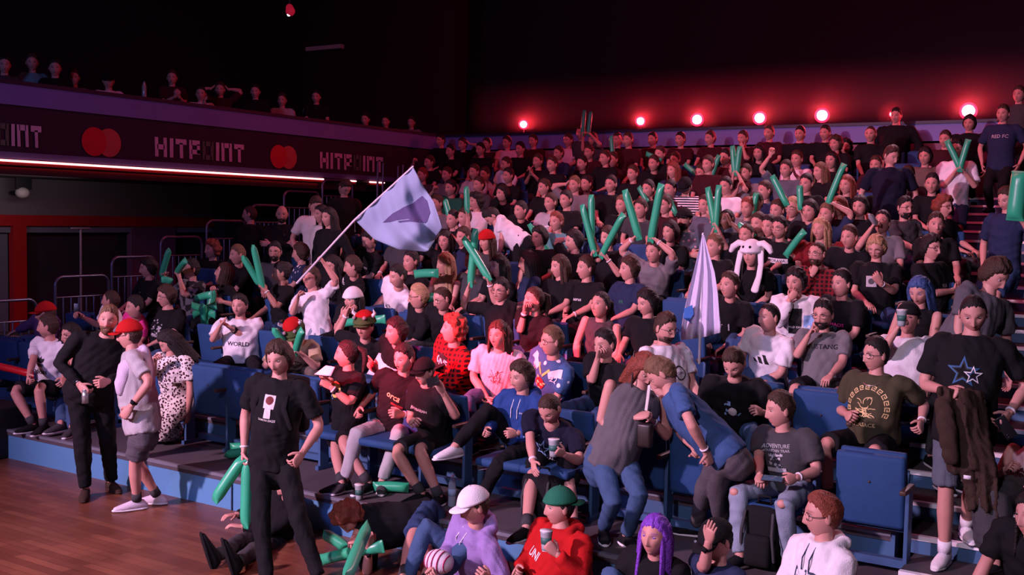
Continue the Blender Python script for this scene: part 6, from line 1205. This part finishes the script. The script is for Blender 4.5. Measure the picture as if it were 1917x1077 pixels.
g = G(); P4 = [PV(x, y, v2-.07) for x, y in ((1281, 578), (1296, 571), (1299, 588), (1291, 600), (1296, 606), (1279, 596))]; g.quad(P4); put('blue_corner', g.mesh('blue_corner', off=A, smooth=False), mat('flag_blue', (.03, .14, .45), .8), r)
# fold-up seats
mseat = mat('seat_blue', (.016, .06, .17), .75, bump=.15, bscale=90, spec=.25); mframe = mat('seat_frame', (.05, .12, .25), .45, .2); marm = mat('armrest', (.06, .03, .02), .5)
def seat_parts(folded):
    g1 = G(); g1.box((0, 0, .64), (.225, .028, .235), np.array([[1, 0, 0], [0, .985, .17], [0, -.17, .985]]), bev=.022)
    g2 = G()
    if folded: g2.box((0, -.085, .60), (.235, .038, .255), np.array([[1, 0, 0], [0, .995, .10], [0, -.10, .995]]), bev=.03)
    else: g2.box((0, -.24, .425), (.225, .21, .035), bev=.03)
    g3 = G(); g3.box((.252, -.05, .32), (.014, .06, .30), bev=.006); g3.box((.252, -.02, .02), (.02, .12, .02))
    g4 = G(); g4.box((0, 0, .09), (.25, .03, .028)); g4.box((0, 0, .335), (.25, .02, .02))
    g5 = G(); g5.box((.252, -.12, .64), (.022, .14, .016), bev=.008)
    g6 = G(); g6.tube([(0, -.125, .66), (0, -.131, .66)], [.009, .009], seg=10)
    return [('backrest', g1.mesh('backrest'), mseat), ('seat_pan', g2.mesh('seat_pan'), mseat), ('side_frame', g3.mesh('side_frame', smooth=False), mframe), ('base_bar', g4.mesh('base_bar', smooth=False), mframe), ('armrest', g5.mesh('armrest'), marm)]+([('hinge_button', g6.mesh('hinge_button'), marm)] if folded else [])
SEATP = {k: seat_parts(k) for k in (0, 1)}
for k in SEATP:
    for n, me, m in SEATP[k]: me.materials.append(m)
def seat(u, k, folded, label, group, dv=0.):
    r = empty('folding_seat', (u, SB(k)+dv, LV(k)), label, 'seat', group)
    for n, me, m in SEATP[folded]: o = bpy.data.objects.new(n, me); COL.objects.link(o); o.parent = r
FREE = {}
free_list = ((1, 393, 745, 1, 'folded blue seat beside the flowered dress, first of the empty pair'), (1, 452, 750, 1, 'folded blue seat behind the standing teenager, second of the empty pair'), (2, 500, 690, 0, 'empty blue seat behind the teenager with the sticks'), (2, 388, 640, 0, 'empty blue seat under the bunch of green sticks'),
    (1, 1628, 930, 1, 'folded blue seat at the end of the front row below the gold emblem T-shirt'), (2, 1538, 810, 1, 'upright blue seat behind the mountain print T-shirt'), (5, 972, 478, 1, 'folded blue seat empty behind the teal T-shirt'), (3, 625, 655, 0, 'blue seat behind the ponytailed person'), (6, 1602, 430, 1, 'empty blue seat next to the long blond hair'), (3, 1275, 600, 0, 'blue seat in front of the drooping flag'))
for k, x, y, fo, l in free_list:
    u = PV(x, y, SB(k)-.1)[0]; seat(u, k, fo, l, None); FREE.setdefault(k, []).append(u)
for k in range(1, 13):
    us = sorted([u for kk, u in SEATED if kk == k and U0 < u < U1+.3]+FREE.get(k, [])); n = 0
    UK = UE(EDGE(k+1)) if k > 1 else U1; occ = [u for kk, u in SEATED if kk == k and U0 < u < UK]
    placed = list(FREE.get(k, []))
    for u in sorted(occ, reverse=True):
        if all(abs(u-q) > .42 for q in placed):
            placed.append(u); n += 1; seat(u, k, 0, 'blue folding seat under a spectator, %s row up, %s taken one from the stairs' % (ORD[k-1], ORD[n-1]), 'taken blue folding seats')
    c = UK-.3; n = 0
    while c > (U0+.3 if k > 12 else (-12.0 if k < 4 else -11.2)):
        if all(abs(c-q) > .50 for q in placed):
            placed.append(c); n += 1; seat(c, k, 1, 'unused blue folding seat, %s row up, %s unused one from the stairs' % (ORD[k-1], ORD[n-1]), 'unused blue folding seats')
        c -= .17
# bags and bottle
def backpack(p, h, w, label):
    r = empty('backpack', p, label, 'backpack'); m = cloth('black'); g = G(); g.box(p+[0, 0, h/2], (w/2, .11, h/2), bev=.07); put('bag_body', g.mesh('bag_body', off=p), m, r)
    g = G(); g.box(p+[0, -.12, h*.32], (w*.36, .04, h*.24), bev=.03); put('front_pocket', g.mesh('front_pocket', off=p), m, r)
    g = G(); g.tube([p+[-.05, 0, h-.01], p+[-.04, -.01, h+.05], p+[.04, -.01, h+.05], p+[.05, 0, h-.01]], [.009]*4, seg=6); put('handle', g.mesh('handle', off=p), m, r)
    for s in (-1, 1): g = G(); g.tube([p+[s*.1, -.115, h*.9], p+[s*.11, -.16, h*.6], p+[s*.12, -.13, h*.2]], [.012]*3, seg=6); put('strap', g.mesh('strap', off=p), cloth('dgrey'), r)
q = PZ(1018, 985, .32); backpack(q, .42, .34, 'black backpack standing on the deck between the legs of the team jersey')
q = PZ(1428, 1062, .32); backpack(q, .46, .26, 'black backpack standing between the ripped pale jeans')
q = PZ(846, 948, .32); r = empty('water_bottle', q, 'clear plastic water bottle standing on the front deck', 'bottle'); g = G(); t = [0, .01, .05, .12, .19, .22, .245]
g.tube([q+[0, 0, a] for a in t], np.array([.030, .034, .033, .034, .033, .022, .013]), seg=16, round_=False)
mg = mat('clear_plastic', (.62, .72, .82), .12, spec=.6); _b = mg.node_tree.nodes['Principled BSDF']; setin(_b, 'Transmission Weight', .6); put('bottle_body', g.mesh('bottle_body', off=q), mg, r)
g = G(); g.tube([q+[0, 0, .245], q+[0, 0, .265]], [.014, .014], seg=12, round_=False); put('bottle_cap', g.mesh('bottle_cap', off=q), cloth('white'), r); g = G(); g.tube([q+[0, 0, .09], q+[0, 0, .15]], [.0345, .0345], seg=16, round_=False); put('bottle_label', g.mesh('bottle_label', off=q), mat('label_blue', (.35, .5, .65), .6), r)
cup(PZ(673, 922, .385), 'grey printed drinks cup standing on the deck by the grey trousers')
q = PV(712, 690, 8.1); sheet('poster_sheet', [q+[-.17, .0, -.07], q+[.18, .05, -.12], q+[.16, .16, .10], q+[-.12, .12, .13]], mpaper, 'large white paper sheet glowing pink between the ponytail and the red-lit face', 'paper')
q = PZ(925, 882, .62); sheet('paper_sheet', [q+[-.12, -.06, 0], q+[.10, -.06, .02], q+[.13, .09, .03], q+[-.08, .08, .0]], mpaper, 'crumpled white paper lying by the crossed black trousers', 'paper')
q = PU(270, 168, WALLU-.12); g = G(); g.tube([[q[0], q[1], T+.02], [q[0], q[1], T+.20], [q[0], q[1], T+.26]], [.035, .035, .014], seg=10); q = np.array([q[0], q[1], T+.02]); tag(put('drinks_bottle', g.mesh('drinks_bottle', off=q), mat('bottle_glint', (.3, .33, .3), .15, spec=.8), None, q), 'small bottle standing on the balcony rail', 'bottle')
finish_people()
for o in COL.objects:
    if len(o.get('label', '').split()) > 16: print('LONG', o['label'])
for l, t in STATS:
    if t < .36 or t > .66: print('TORSO', round(t, 2), l)
